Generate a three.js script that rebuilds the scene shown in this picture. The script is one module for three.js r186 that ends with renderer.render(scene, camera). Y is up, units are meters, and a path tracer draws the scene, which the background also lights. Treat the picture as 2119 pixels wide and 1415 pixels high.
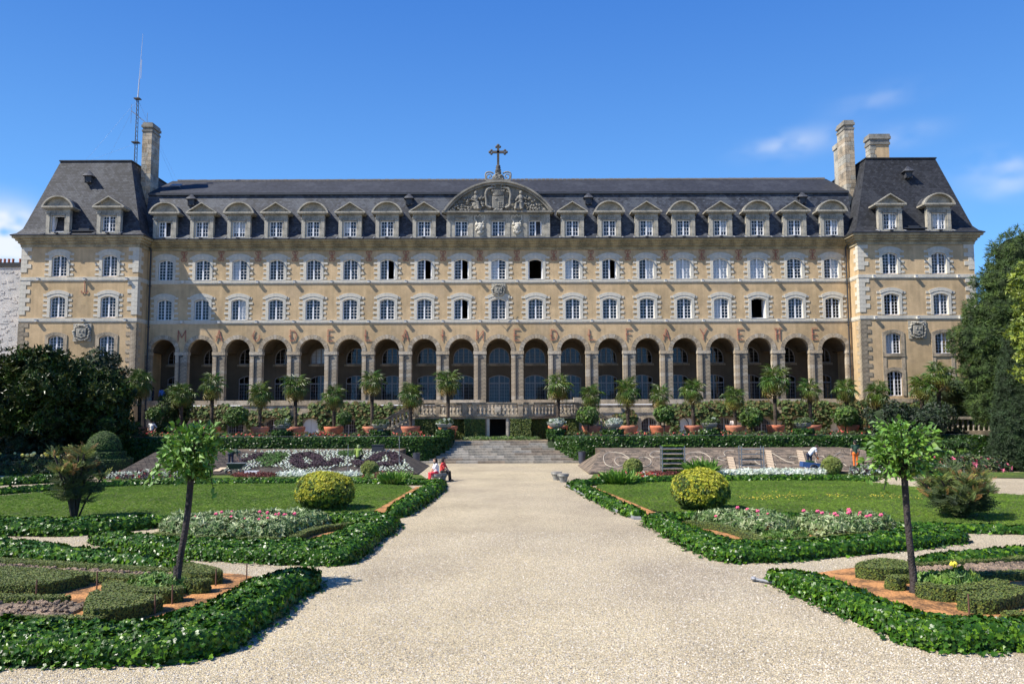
import * as THREE from 'three';
import { mergeGeometries } from 'three/addons/utils/BufferGeometryUtils.js';
import { MarchingCubes } from 'three/addons/objects/MarchingCubes.js';

// ---------------------------------------------------------------- camera, sky, sun, exposure
const scene = new THREE.Scene();
const camera = new THREE.PerspectiveCamera(46.42, 1024 / 683, 0.1, 4000);
camera.position.set(0, 4, 0);
camera.rotation.order = 'YXZ';
camera.rotation.x = 0.08435;
camera.rotation.z = -0.0033;
scene.add(camera);

function rng(seed) { let a = seed >>> 0; return () => { a = (a + 0x6D2B79F5) | 0; let t = Math.imul(a ^ (a >>> 15), 1 | a); t = (t + Math.imul(t ^ (t >>> 7), 61 | t)) ^ t; return ((t ^ (t >>> 14)) >>> 0) / 4294967296; }; }
const hash = (x, y, s = 0) => { let h = Math.imul(x | 0, 374761393) ^ Math.imul(y | 0, 668265263) ^ Math.imul(s | 0, 2147483629); h = Math.imul(h ^ (h >>> 13), 1274126177); return ((h ^ (h >>> 16)) >>> 0) / 4294967296; };
const md = (a, b) => ((a % b) + b) % b;
function pn(x, y, per, s) { // value noise, periodic with per (in lattice cells)
  const xi = Math.floor(x), yi = Math.floor(y), fx = x - xi, fy = y - yi, u = fx * fx * (3 - 2 * fx), v = fy * fy * (3 - 2 * fy);
  const a = hash(md(xi, per), md(yi, per), s), b = hash(md(xi + 1, per), md(yi, per), s), c = hash(md(xi, per), md(yi + 1, per), s), d = hash(md(xi + 1, per), md(yi + 1, per), s);
  return a + (b - a) * u + (c - a) * v + (a - b - c + d) * u * v;
}
const fbm = (x, y, per, s, o = 4) => { let r = 0, k = 0.5, n = 0; for (let i = 0; i < o; i++) { r += k * pn(x, y, per, s + i); n += k; x *= 2; y *= 2; per *= 2; k *= 0.5; } return r / n; };
const clamp = (x, a = 0, b = 1) => Math.min(b, Math.max(a, x)), mix = (a, b, t) => a + (b - a) * t, sst = (a, b, x) => { const t = clamp((x - a) / (b - a)); return t * t * (3 - 2 * t); };

{ // clear summer sky with a few wisps of cloud
  const W = 2048, Hh = 1024, d = new Float32Array(W * Hh * 4);
  const blobs = [[1650, 296, 75, 22, .30], [1600, 306, 55, 13, .15], [1815, 208, 65, 17, .17], [1860, 284, 60, 18, .22], [2085, 345, 45, 22, .28], [2090, 388, 40, 18, .24], [2062, 365, 80, 36, .1], [8, 487, 50, 40, 1.5], [-70, 495, 75, 50, 1.5]]
    .map(([u, v, a, b, k]) => { const x = (u - 1059.5) / 1650, y = -(v - 707.5) / 1650; const c = Math.cos(.08435), s = Math.sin(.08435); return [Math.atan2(x, c - y * s), Math.atan2(y * c + s, Math.hypot(x, c - y * s)), a / 1650, b / 1650, k]; });
  const r = rng(5); // the sky goes on with scattered fair-weather clouds round the horizon
  for (let i = 0; i < 26; i++) { const az = 0.85 + r() * 4.6; blobs.push([az > Math.PI ? az - 2 * Math.PI : az, .12 + r() * .35, .05 + r() * .12, .015 + r() * .03, .25 + r() * .5]); }
  for (let j = 0; j < Hh; j++) for (let i = 0; i < W; i++) {
    const el = ((j + .5) / Hh - .5) * Math.PI, lon = ((i + .5) / W - .5) * 2 * Math.PI; // dir = (cos lon, ., sin lon)
    const az = Math.atan2(Math.cos(lon), -Math.sin(lon)); // 0 is straight ahead (-z), right positive
    const t = clamp(el / (Math.PI / 2)), e = Math.max(el, 0);
    const h = Math.min(.6, Math.exp(-e * 4));
    let R = mix(.005, .285, h), G = mix(.072, .675, h), B = mix(.36, 1.14, h);
    if (el < 0) { R = .09; G = .12; B = .17; }
    let c = 0;
    if (el > .02 && el < .8) {
      const n = fbm(az * 40 + 300, el * 90, 4096, 11, 5), n2 = fbm(az * 16 + 300, el * 26, 4096, 31, 4);
      for (const [ba, be, sa, se, k] of blobs) { let da = az - ba; if (da > Math.PI) da -= 2 * Math.PI; if (da < -Math.PI) da += 2 * Math.PI; const q = (da / sa) ** 2 + ((el - be + da * -.06) / se) ** 2; if (q < 6) c += k * Math.exp(-q * .9) * sst(.28, .72, n * .65 + n2 * .45); }
    }
    c = clamp(c, 0, .92);
    const o = (j * W + i) * 4; d[o] = mix(R, .60, c); d[o + 1] = mix(G, .63, c); d[o + 2] = mix(B, .68, c); d[o + 3] = 1;
  }
  const t = new THREE.DataTexture(d, W, Hh, THREE.RGBAFormat, THREE.FloatType); t.mapping = THREE.EquirectangularReflectionMapping; t.magFilter = t.minFilter = THREE.LinearFilter; t.needsUpdate = true;
  scene.background = t; scene.environment = t;
}
const sun = new THREE.DirectionalLight(new THREE.Color(1, .945, .85), 5);
const SUN = new THREE.Vector3(-1, 1.22, .39).normalize();
sun.position.copy(SUN).multiplyScalar(150).add(new THREE.Vector3(0, 0, -45)); sun.target.position.set(0, 0, -45);
sun.castShadow = true; sun.shadow.mapSize.set(4096, 4096); sun.shadow.radius = 1; sun.shadow.bias = -.0005;
Object.assign(sun.shadow.camera, { left: -75, right: 75, top: 75, bottom: -75, near: 10, far: 320 });
scene.add(sun, sun.target);
const renderer = new THREE.WebGLRenderer({ antialias: true });
renderer.setSize(1024, 683); renderer.toneMapping = THREE.LinearToneMapping; renderer.toneMappingExposure = 1.55; renderer.shadowMap.enabled = true;

// ---------------------------------------------------------------- helpers
const V = (x, y, z) => new THREE.Vector3(x, y, z);
const used = {};
const numbered = n => { const k = used[n] = (used[n] ?? -1) + 1; return k ? `${n}_${String(k).padStart(3, '0')}` : n; };
function mesh(name, geo, mat, parent = scene) { const m = new THREE.Mesh(geo, mat); m.name = parent === scene ? numbered(name) : name; m.castShadow = m.receiveShadow = true; parent.add(m); return m; }
function tag(o, label, category, group, kind) { o.userData.label = label; if (category) o.userData.category = category; if (group) o.userData.group = group; if (kind) o.userData.kind = kind; return o; }
function thing(name, label, category, x = 0, y = 0, z = 0, group) { const g = new THREE.Group(); g.name = numbered(name); g.position.set(x, y, z); scene.add(g); return tag(g, label, category, group); }
function copyOf(src, label, x, y, z, ry = 0, sc = 1) { const c = src.clone(); c.userData = { ...src.userData, label }; c.name = numbered(src.userData.base ?? src.name); delete c.userData.base; c.position.set(x, y, z); c.rotation.y = ry; c.scale.setScalar(sc); scene.add(c); return c; }
function norm(g) { const n = g.index ? g.toNonIndexed() : g; for (const k of Object.keys(n.attributes)) if (!['position', 'normal', 'uv', 'color'].includes(k)) n.deleteAttribute(k); if (!n.attributes.uv) n.setAttribute('uv', new THREE.BufferAttribute(new Float32Array(n.attributes.position.count * 2), 2)); if (!n.attributes.normal) n.computeVertexNormals(); return n; }
const merge = list => mergeGeometries(list.map(norm), false);
function muv(g) { // uv in metres from position, by the way each face points
  g = norm(g); const p = g.attributes.position, n = g.attributes.normal, uv = g.attributes.uv;
  for (let i = 0; i < p.count; i += 3) {
    const nx = Math.abs(n.getX(i) + n.getX(i + 1) + n.getX(i + 2)), ny = Math.abs(n.getY(i) + n.getY(i + 1) + n.getY(i + 2)), nz = Math.abs(n.getZ(i) + n.getZ(i + 1) + n.getZ(i + 2));
    for (let k = i; k < i + 3; k++) { const x = p.getX(k), y = p.getY(k), z = p.getZ(k); if (ny > nx && ny > nz) uv.setXY(k, x, z); else if (nx > nz) uv.setXY(k, z, y); else uv.setXY(k, x, y); }
  }
  return g;
}
const bx = (x0, x1, y0, y1, z0, z1) => new THREE.BoxGeometry(x1 - x0, y1 - y0, z1 - z0).translate((x0 + x1) / 2, (y0 + y1) / 2, (z0 + z1) / 2);
const bxm = (...a) => muv(bx(...a));
function bar(ax, ay, az, bx_, by, bz, r, r2 = r, seg = 6) { const a = V(ax, ay, az), b = V(bx_, by, bz), d = b.clone().sub(a), l = d.length(); const g = new THREE.CylinderGeometry(r2, r, l, seg); g.translate(0, l / 2, 0); g.applyQuaternion(new THREE.Quaternion().setFromUnitVectors(V(0, 1, 0), d.normalize())); return g.translate(ax, ay, az); }
const tube = (pts, r, n = 16, seg = 6) => new THREE.TubeGeometry(new THREE.CatmullRomCurve3(pts.map(p => V(...p))), n, r, seg);
const lathe = (pts, seg = 16) => new THREE.LatheGeometry(pts.map(p => new THREE.Vector2(...p)), seg);
const ball = (x, y, z, rx, ry = rx, rz = rx, d = 1) => new THREE.IcosahedronGeometry(1, d).scale(rx, ry, rz).translate(x, y, z);
const shapeOf = pts => { const s = new THREE.Shape(); pts.forEach(([x, y], i) => i ? s.lineTo(x, y) : s.moveTo(x, y)); s.closePath(); return s; };
const pathOf = pts => { const s = new THREE.Path(); pts.forEach(([x, y], i) => i ? s.lineTo(x, y) : s.moveTo(x, y)); s.closePath(); return s; };
const ext = (s, d, z0 = 0, bevel = 0) => new THREE.ExtrudeGeometry(s, { depth: d, bevelEnabled: bevel > 0, bevelSize: bevel, bevelThickness: bevel, bevelSegments: 2, curveSegments: 12 }).translate(0, 0, z0);
const arcPts = (cx, cy, r, a0, a1, n) => Array.from({ length: n + 1 }, (_, i) => { const a = a0 + (a1 - a0) * i / n; return [cx + r * Math.cos(a), cy + r * Math.sin(a)]; });
// a window outline: width w, height h to the crown, segmental arch of the given rise
function segTop(w, y0, h, rise, n = 8) { const r = (w * w / 4 + rise * rise) / (2 * rise), cy = y0 + h - r, a = Math.asin(w / 2 / r); return [[-w / 2, y0], [w / 2, y0], ...arcPts(0, cy, r, Math.PI / 2 - a, Math.PI / 2 + a, n)]; }
const shift = (pts, dx, dy = 0) => pts.map(([x, y]) => [x + dx, y + dy]);

// ---------------------------------------------------------------- textures and materials
function tex(n, fn, { srgb = true, size = 1 } = {}) { const d = new Uint8Array(n * n * 4); for (let j = 0; j < n; j++) for (let i = 0; i < n; i++) { const c = fn(i / n, j / n, i, j), o = (j * n + i) * 4; const q = Array.isArray(c) ? c : [c, c, c]; d[o] = clamp(q[0]) * 255; d[o + 1] = clamp(q[1]) * 255; d[o + 2] = clamp(q[2]) * 255; d[o + 3] = 255; } const t = new THREE.DataTexture(d, n, n); t.wrapS = t.wrapT = THREE.RepeatWrapping; t.magFilter = THREE.LinearFilter; t.minFilter = THREE.LinearMipmapLinearFilter; t.generateMipmaps = true; if (srgb) t.colorSpace = THREE.SRGBColorSpace; t.repeat.set(1 / size, 1 / size); t.needsUpdate = true; return t; }
const L = (r, g, b) => new THREE.Color().setRGB(r, g, b);
const std = (c, rough = .85, o = {}) => new THREE.MeshStandardMaterial({ color: c, roughness: rough, ...o });
// tone() textures multiply a base colour: mean near 0.8, built from patches, streaks and grain
const toneTex = (n, size, seed, amp, f = [3, 24, 180], hue = .0) => tex(n, (u, v) => { const a = fbm(u * f[0], v * f[0], f[0], seed), b = fbm(u * f[1], v * f[1], f[1], seed + 9), c = pn(u * f[2], v * f[2], f[2], seed + 20); const t = .88 + amp * ((a - .5) * 1.2 + (b - .5) * .8 + (c - .5) * .35); const w = (a - .5) * hue; return [t + w, t, t - w]; }, { size });
const grainBump = (n, size, f, seed) => tex(n, (u, v) => fbm(u * f, v * f, f, seed, 3), { srgb: false, size });
const T = {
  plaster: tex(1024, (u, v) => { const a = fbm(u * 4, v * 4, 4, 1), b = fbm(u * 30, v * 30, 30, 7), s = fbm(u * 60, v * 3, 60, 3, 3), c = pn(u * 300, v * 300, 300, 5); let t = .87 + (a - .5) * .22 + (b - .5) * .14 + (s - .5) * .12 + (c - .5) * .05; const g = sst(.56, .75, fbm(u * 7, v * 5, 7, 44)) * .06; return [t - g * .6, t - g * .5, t - g * .2 + (a - .5) * .04]; }, { size: 14 }),
  stone: toneTex(512, 4, 21, .42, [6, 40, 200], .05), pale: toneTex(512, 5, 25, .16, [5, 30, 200], .04), fine: grainBump(512, 2, 64, 61),
  slate: tex(1024, (u, v) => { const rows = 80, r = Math.floor(v * rows), cols = 56, x = u * cols + (r % 2) * .5, k = Math.floor(x), h = hash(md(k, cols), r, 3), h2 = hash(md(k, cols), r, 8), fx = x - k, fy = v * rows - r; const lich = sst(.52, .8, fbm(u * 10, v * 10, 10, 71)) * .25; let t = .55 + h * .34 + (h2 > .93 ? .25 : 0) + lich + (fbm(u * 5, v * 5, 5, 9) - .5) * .3 + (pn(u * 300, v * 300, 300, 2) - .5) * .12; if (fx < .06 || fy < .1) t *= .5; return [t, t * 1.0, t * 1.03]; }, { size: 14 }),
  slateB: tex(1024, (u, v) => { const rows = 80, r = Math.floor(v * rows), cols = 56, x = u * cols + (r % 2) * .5, k = Math.floor(x), fx = x - k, fy = v * rows - r; return (fx < .06 || fy < .08) ? 0 : .5 + .3 * hash(md(k, cols), r, 3) + .2 * (1 - fy); }, { srgb: false, size: 14 }),
  gravel: tex(2048, (u, v) => { const n = 420, x = u * n, y = v * n; let best = 9, id = 0; const xi = Math.floor(x), yi = Math.floor(y); for (let j = -1; j < 2; j++) for (let i = -1; i < 2; i++) { const cx = md(xi + i, n), cy = md(yi + j, n), dx = xi + i + .5 + (hash(cx, cy, 1) - .5) * .9 - x, dy = yi + j + .5 + (hash(cx, cy, 2) - .5) * .9 - y, d = dx * dx + dy * dy; if (d < best) { best = d; id = cx * 7919 + cy; } } const h = hash(id, 3), q = hash(id, 9), e = Math.sqrt(best); let t = .60 + h * .40 + (fbm(u * 4, v * 4, 4, 17) - .5) * .12; if (q > .86) t *= .66; if (e > .52) t *= .68; const w = hash(id, 5) - .4; return [t * (1.03 + w * .07), t * (.975 + w * .015), t * (.87 - w * .10)]; }, { size: 6.6 }),
  gravelB: tex(2048, (u, v) => { const n = 420, x = u * n, y = v * n; let best = 9; const xi = Math.floor(x), yi = Math.floor(y); for (let j = -1; j < 2; j++) for (let i = -1; i < 2; i++) { const cx = md(xi + i, n), cy = md(yi + j, n), dx = xi + i + .5 + (hash(cx, cy, 1) - .5) * .9 - x, dy = yi + j + .5 + (hash(cx, cy, 2) - .5) * .9 - y; best = Math.min(best, dx * dx + dy * dy); } return clamp(1 - Math.sqrt(best) * 1.25); }, { srgb: false, size: 6.6 }),
  grass: tex(1024, (u, v) => { const a = fbm(u * 6, v * 6, 6, 81), b = fbm(u * 60, v * 60, 60, 83, 3), c = pn(u * 500, v * 420, 500, 85), m = fbm(u * 4, v * 40, 40, 87, 2); const t = .62 + (a - .5) * .3 + (b - .5) * .34 + (c - .5) * .42 + (m - .5) * .2; return [t * (.98 + (b - .5) * .5), t, t * .85]; }, { size: 5 }),
  grassB: grainBump(512, 1.2, 128, 91),
  soil: toneTex(512, 2.5, 31, .8, [6, 40, 200], .06), soilB: grainBump(512, 1.5, 48, 33),
};
const M = {
  plaster: std(L(.70, .505, .28), .95, { map: T.plaster, bumpMap: T.fine, bumpScale: .006 }),
  white: std(L(.76, .71, .59), .9, { map: T.pale, bumpMap: T.fine, bumpScale: .006 }),
  grey: std(L(.47, .385, .27), .92, { map: T.stone, bumpMap: T.fine, bumpScale: .01 }),
  grey2: std(L(.40, .325, .23), .92, { map: T.stone, bumpMap: T.fine, bumpScale: .01 }),
  grey3: std(L(.53, .46, .355), .92, { map: T.stone, bumpMap: T.fine, bumpScale: .01 }),
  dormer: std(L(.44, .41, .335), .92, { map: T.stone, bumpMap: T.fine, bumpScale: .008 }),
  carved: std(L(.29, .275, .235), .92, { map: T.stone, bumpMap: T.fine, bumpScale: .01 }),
  dark: std(L(.10, .09, .075), .9, { map: T.stone }),
  slate: std(L(.088, .098, .112), .6, { map: T.slate, bumpMap: T.slateB, bumpScale: .012 }),
  slateDark: std(L(.038, .041, .047), .75, { map: T.slate, bumpMap: T.slateB, bumpScale: .01 }),
  slateGrey: std(L(.078, .082, .088), .75, { map: T.slate, bumpMap: T.slateB, bumpScale: .014 }),
  lead: std(L(.30, .31, .33), .5, { map: T.stone }),
  paint: std(L(.80, .80, .80), .5), frameGrey: std(L(.30, .28, .27), .6),
  glass: new THREE.MeshPhysicalMaterial({ color: L(.9, .93, .97), roughness: .03, transmission: 1, thickness: 0, ior: 1.5 }),
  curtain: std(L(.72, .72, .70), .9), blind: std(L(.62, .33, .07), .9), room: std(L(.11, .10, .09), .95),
  iron: std(L(.38, .14, .10), .85), pipe: std(L(.035, .037, .042), .5), gutter: std(L(.045, .05, .06), .5),
  lamp: std(L(.62, .61, .57), .5), steel: std(L(.30, .31, .33), .4, { metalness: .6 }), aerial: std(L(.55, .56, .58), .5),
  gravel: std(L(.95, .90, .795), .95, { map: T.gravel, bumpMap: T.gravelB, bumpScale: .012, vertexColors: true }),
  ground: std(L(.6, .54, .44), .95, { map: T.gravel }),
  lawn: std(L(.22, .345, .03), .9, { map: T.grass, bumpMap: T.grassB, bumpScale: .03 }),
  sand: std(L(.52, .245, .085), .95, { map: T.soil, bumpMap: T.soilB, bumpScale: .03 }),
  soil: std(L(.19, .14, .10), .97, { map: T.soil, bumpMap: T.soilB, bumpScale: .04 }),
  soilDry: std(L(.31, .225, .155), .97, { map: T.soil, bumpMap: T.soilB, bumpScale: .05 }),
  chalk: std(L(.45, .40, .32), .95), vault: std(L(.155, .12, .08), .95, { map: T.plaster }), wallBase: std(L(.60, .50, .36), .95, { map: T.stone, bumpMap: T.fine, bumpScale: .01 }), step: std(L(.41, .365, .295), .9, { map: T.stone, bumpMap: T.fine, bumpScale: .012 }), step2: std(L(.34, .275, .205), .9, { map: T.stone, bumpMap: T.fine, bumpScale: .012 }), step3: std(L(.47, .43, .365), .9, { map: T.stone, bumpMap: T.fine, bumpScale: .012 }),  // vault: stone colour darkened to carry the deep shade inside the gallery
  terracotta: std(L(.60, .19, .095), .8, { map: T.stone }), urn: std(L(.42, .41, .37), .85, { map: T.stone }),
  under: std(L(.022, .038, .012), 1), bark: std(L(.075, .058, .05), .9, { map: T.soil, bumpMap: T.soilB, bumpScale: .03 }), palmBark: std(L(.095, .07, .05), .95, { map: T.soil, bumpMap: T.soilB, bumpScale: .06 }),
  cream: std(L(.74, .72, .68), .9, { map: T.pale, bumpMap: T.soilB, bumpScale: .03 }),
};
const leafMat = (rough = .5, tr = .25) => new THREE.MeshPhysicalMaterial({ color: 0xffffff, roughness: rough, transmission: tr, thickness: 0, side: THREE.DoubleSide });
M.leaf = leafMat(.55, .3); M.gloss = leafMat(.33, .12); M.gloss.specularIntensity = .42; M.matt = leafMat(.8, .25); M.vleaf = new THREE.MeshPhysicalMaterial({ color: 0xffffff, vertexColors: true, roughness: .42, transmission: .2, thickness: 0, side: THREE.DoubleSide });
M.vcol = std(0xffffff, .85, { vertexColors: true });

// ---------------------------------------------------------------- the palace
const palace = thing('palace', 'long ochre stone palace with arcade, slate mansard roof and two corner pavilions', 'palace', -1.3, 0, -76.85);
const uShape = (o, i) => shapeOf([...o.slice(1), o[0], i[0], ...i.slice(2).reverse(), i[1]]);
const BAY = 3.609, bayX = i => (i - 9) * BAY, HW = 34.2, PF = 2.0; // half width of the main range, pavilion projection
const R1 = rng(101);
const put = (name, geo, mat, parent = palace, x = 0, y = 0, z = 0) => { const m = mesh(name, geo, mat, parent); m.position.set(x, y, z); return m; };

// windows: frame mesh with its panes (and curtain) as sub-parts
function windowGeo(w, h, rise, cols, rows, { bars = .035, open = 0, st = .13 } = {}) {
  const o = .075, outer = segTop(w, 0, h, rise), inner = segTop(w - 2 * o, o, h - 2 * o, rise * .9), s = shapeOf(outer); s.holes.push(pathOf(inner));
  const g = [ext(s, .09, -.05)], r = (w * w / 4 + rise * rise) / (2 * rise), top = x => h - r + Math.sqrt(r * r - x * x) - o * .5;
  if (open < 2) g.push(bx(-st / 2, st / 2, .03, top(0), -.06, .06));
  for (const sd of [-1, 1]) {
    if (open === 2 || (open === 1 && sd === 1)) { const leaf = bx(-.03, .03, .05, h - rise, -w / 2 + .08, 0).translate(sd * (w / 2 - .09), 0, -.06); g.push(leaf); continue; }
    const hw = w / 2; for (let c = 1; c < cols; c++) { const x = sd * (st / 2 + (hw - st / 2 - o) * c / cols); g.push(bx(x - bars / 2, x + bars / 2, .05, top(x), -.025, .03)); }
    for (let k = 1; k < rows; k++) { const y = o + (h - rise * .7 - o) * k / rows; g.push(bx(Math.min(0, sd * (hw - .03)), Math.max(0, sd * (hw - .03)), y - bars / 2, y + bars / 2, -.022, .028)); }
  }
  const pane = sd => { const pts = [[0, .03], [sd * (w / 2 - .03), .03]]; for (let k = 0; k <= 6; k++) { const x = sd * (w / 2 - .03) * (1 - k / 6); pts.push([x, top(x)]); } return new THREE.ShapeGeometry(shapeOf(sd > 0 ? pts : pts.reverse())); };
  return { frame: merge(g), panes: [pane(-1), pane(1)], open, w, h };
}
function addWindow(name, wg, x, y, z, mat = M.paint, curtain = 0, parent = palace) {
  const f = put(name, wg.frame, mat, parent, x, y, z);
  if (parent === palace) {
    wg.panes.forEach((p, i) => { if (wg.open === 2 || (wg.open === 1 && i === 1)) return; put('pane', p, M.glass, f); });
    if (curtain) { const w = wg.w, c = []; for (const sd of curtain === 1 ? [-1, 1] : [curtain === 2 ? -1 : 1]) c.push(bx(Math.min(0, sd * w * .47), Math.max(0, sd * w * .47), .08, wg.h * .95, -.2, -.19)); put('curtain', merge(c), curtain === 4 ? M.blind : M.curtain, f); }
  } else wg.panes.forEach((p, i) => { if (!(wg.open === 2 || (wg.open === 1 && i === 1))) put('pane', p, M.glass, parent, x, y, z); });
  return f;
}
const WW = 1.42, WH = 2.02, WR = .22;
const winG = [0, 1, 2].map(o => windowGeo(WW, WH, WR, 2, 6, { open: o, bars: .03 }));
// dressed surround with hood, shared by the windows of both upper floors
function surroundGeo(w, h, rise, hood = true) { const a = .27, s = uShape(segTop(w + 2 * a, 0, h + a, rise + .05), segTop(w, 0, h, rise)); const g = [ext(s, .34, -.28)]; if (hood) { const W2 = w + .78, r2 = .3, top = segTop(W2, 0, h + a + .3, r2, 10).slice(2), bot = segTop(w + .62, 0, h + a - .02, r2 * .95, 10).slice(2); g.push(ext(shapeOf([...top, ...bot.reverse()]), .13, -.04)); } return muv(merge(g)); }
const surG = surroundGeo(WW, WH, WR), quoinG = [0, 1, 2].map(k => bxm(0, .3 + k * .05, 0, .2, -.02, .035 + k * .006));
const rowY = [12.72, 16.62];

// walls of the main range
{
  const s = new THREE.Shape(); s.moveTo(-HW - .6, 9.63);
  for (let i = 0; i < 19; i++) { const c = bayX(i); s.lineTo(c - 1.6, 9.63); for (let k = 1; k <= 20; k++) { const a = Math.PI - Math.PI * k / 20; s.lineTo(c + 1.6 * Math.cos(a), 9.63 + 1.6 * Math.sin(a)); } }
  s.lineTo(HW + .6, 9.63); s.lineTo(HW + .6, 20.0); s.lineTo(-HW - .6, 20.0); s.closePath();
  for (let i = 0; i < 19; i++) for (const y of rowY) s.holes.push(pathOf(shift(segTop(WW + .1, y - .02, WH + .08, WR), bayX(i))));
  put('plaster_wall', muv(ext(s, .5, -.5)), M.plaster);
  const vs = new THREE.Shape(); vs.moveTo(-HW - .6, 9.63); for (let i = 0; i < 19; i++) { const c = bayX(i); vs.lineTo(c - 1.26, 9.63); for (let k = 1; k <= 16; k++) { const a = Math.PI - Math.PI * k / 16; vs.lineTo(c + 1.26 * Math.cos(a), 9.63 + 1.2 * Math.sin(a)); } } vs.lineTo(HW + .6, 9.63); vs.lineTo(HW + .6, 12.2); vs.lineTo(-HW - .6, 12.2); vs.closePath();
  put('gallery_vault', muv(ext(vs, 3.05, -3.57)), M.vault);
  // gallery back wall with lunettes above doors
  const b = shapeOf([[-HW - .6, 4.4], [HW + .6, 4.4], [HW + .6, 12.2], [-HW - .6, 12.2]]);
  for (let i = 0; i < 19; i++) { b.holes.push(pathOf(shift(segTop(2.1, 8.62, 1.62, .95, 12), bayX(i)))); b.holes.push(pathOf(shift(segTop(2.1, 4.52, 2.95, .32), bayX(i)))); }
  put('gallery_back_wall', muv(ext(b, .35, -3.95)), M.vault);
  put('gallery_floor', bxm(-HW - .6, HW + .6, 4.2, 4.5, -3.6, 0), M.grey);
  const rooms = [bx(-HW - .6, HW + .6, 1.4, 20, -9.4, -9.2)]; for (const y of [4.2, 8.1, 12.25, 16.15, 20.0]) rooms.push(bx(-HW - .6, HW + .6, y, y + .25, -9.2, y < 12 ? -4 : -.55)); for (let i = 0; i < 20; i += 2) { const x = bayX(i) - BAY / 2; rooms.push(bx(x - .1, x + .1, 12.5, 20, -9.2, -.6)); rooms.push(bx(x - .1, x + .1, 4.4, 12.2, -9.2, -4.0)); }
  put('room_walls', merge(rooms), M.room);
  // basement wall with an arched opening in each bay
  const q = shapeOf([[-HW - .6, 1.3], [HW + .6, 1.3], [HW + .6, 4.45], [-HW - .6, 4.45]]);
  for (let i = 0; i < 19; i++) if (i !== 9) q.holes.push(pathOf(shift(segTop(1.5, 1.45, 1.75, .5), bayX(i))));
  put('basement_wall', muv(ext(q, .5, -.48)), M.wallBase);
  put('basement_back', bx(-HW, HW, 1.3, 4.2, -2.6, -2.4), M.room);
}
const bwG = windowGeo(1.5, 1.74, .5, 3, 4), bsur = (() => { const s = uShape(segTop(2.0, 0, 2.02, .6), segTop(1.5, 0, 1.75, .5)); return muv(ext(s, .12, -.07)); })(), doorG = muv(ext(shapeOf(segTop(1.48, 0, 1.74, .5)), .06));
for (let i = 0; i < 19; i++) {
  if (i === 9) continue; put('basement_surround', bsur, M.grey, palace, bayX(i), 1.45, 0);
  if ([4, 14, 18].includes(i)) { const d = put('basement_door', doorG, M.paint, palace, bayX(i), 1.45, -.2); put('door_joint', bx(-.012, .012, .02, 1.7, .06, .066), M.frameGrey, d); }
  else addWindow('basement_window', bwG, bayX(i), 1.46, -.2, M.frameGrey);
}
// sill course of the gallery, in stones, open before the perron; light tubes below it
for (let i = 0; i < 19; i++) { if (i === 9) continue; const x = bayX(i); put('gallery_sill', bxm(x - BAY / 2 + .004, x + BAY / 2 - .004, 4.46, 4.93, -.42, .12), [M.grey, M.grey2, M.grey3][i % 3]); }
put('gallery_sill', bxm(-BAY / 2, -1.24, 4.46, 4.93, -.42, .12), M.grey); put('gallery_sill', bxm(1.24, BAY / 2, 4.46, 4.93, -.42, .12), M.grey);
for (const [a, b] of [[-30.2, -24.6], [-12.2, -5.2], [4.6, 15.3]]) put('light_tube', bar(a, 4.42, .32, b, 4.42, .32, .055), M.paint);
for (const x of [-27.3, -20, -15.2, -9, 8.2, 11.6, 14.9, 22.3, 27.6]) put('spot_lamp', merge([bx(-.1, .1, 0, .22, .1, .45), bar(0, .1, 0, 0, .1, .2, .03)]), M.pipe, palace, x, 4.2, .02);
// piers in dressed blocks, impost, drain pipe
for (let i = 0; i < 20; i++) {
  const x = bayX(i) - BAY / 2, hw = .585;
  for (let k = 0; k < 12; k++) { const y0 = 4.94 + k * .3645, r = R1() * .012; put('pier_block', bxm(-hw, hw, .006, .3585, -.62, .03 + r), [M.grey, M.grey2, M.grey3][Math.floor(R1() * 3)], palace, x, y0, 0); }
  put('pier_core', bx(-hw + .03, hw - .03, 4.9, 9.4, -.6, .005), M.grey2, palace, x, 0, 0);
  const im = put('impost', merge([bxm(-hw - .05, -.02, 9.315, 9.62, -.66, .09), bxm(-.015, hw + .05, 9.315, 9.62, -.66, .09)]), [M.grey, M.grey3][i % 2], palace, x, 0, 0);
  if (i > 0 && i < 19) put('drain_pipe', merge([bar(-.14, 4.95, .09, -.14, 9.2, .09, .05), bx(-.2, .15, 9.15, 9.27, .04, .14)]), M.pipe, palace, x, 0, 0);
}
// arch rings, fifteen voussoirs each
const vousG = Array.from({ length: 15 }, (_, k) => { const a0 = Math.PI * k / 15 + .006, a1 = Math.PI * (k + 1) / 15 - .006; return muv(ext(shapeOf([...arcPts(0, 0, 1.22, a0, a1, 2), ...arcPts(0, 0, 1.625, a1, a0, 2)]), .64, -.6)); });
for (let i = 0; i < 19; i++) for (let k = 0; k < 15; k++) { const r = R1(); put('voussoir', vousG[k], r < .4 ? M.grey : r < .75 ? M.grey2 : M.grey3, palace, bayX(i), 9.63, R1() * .012); }
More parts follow.
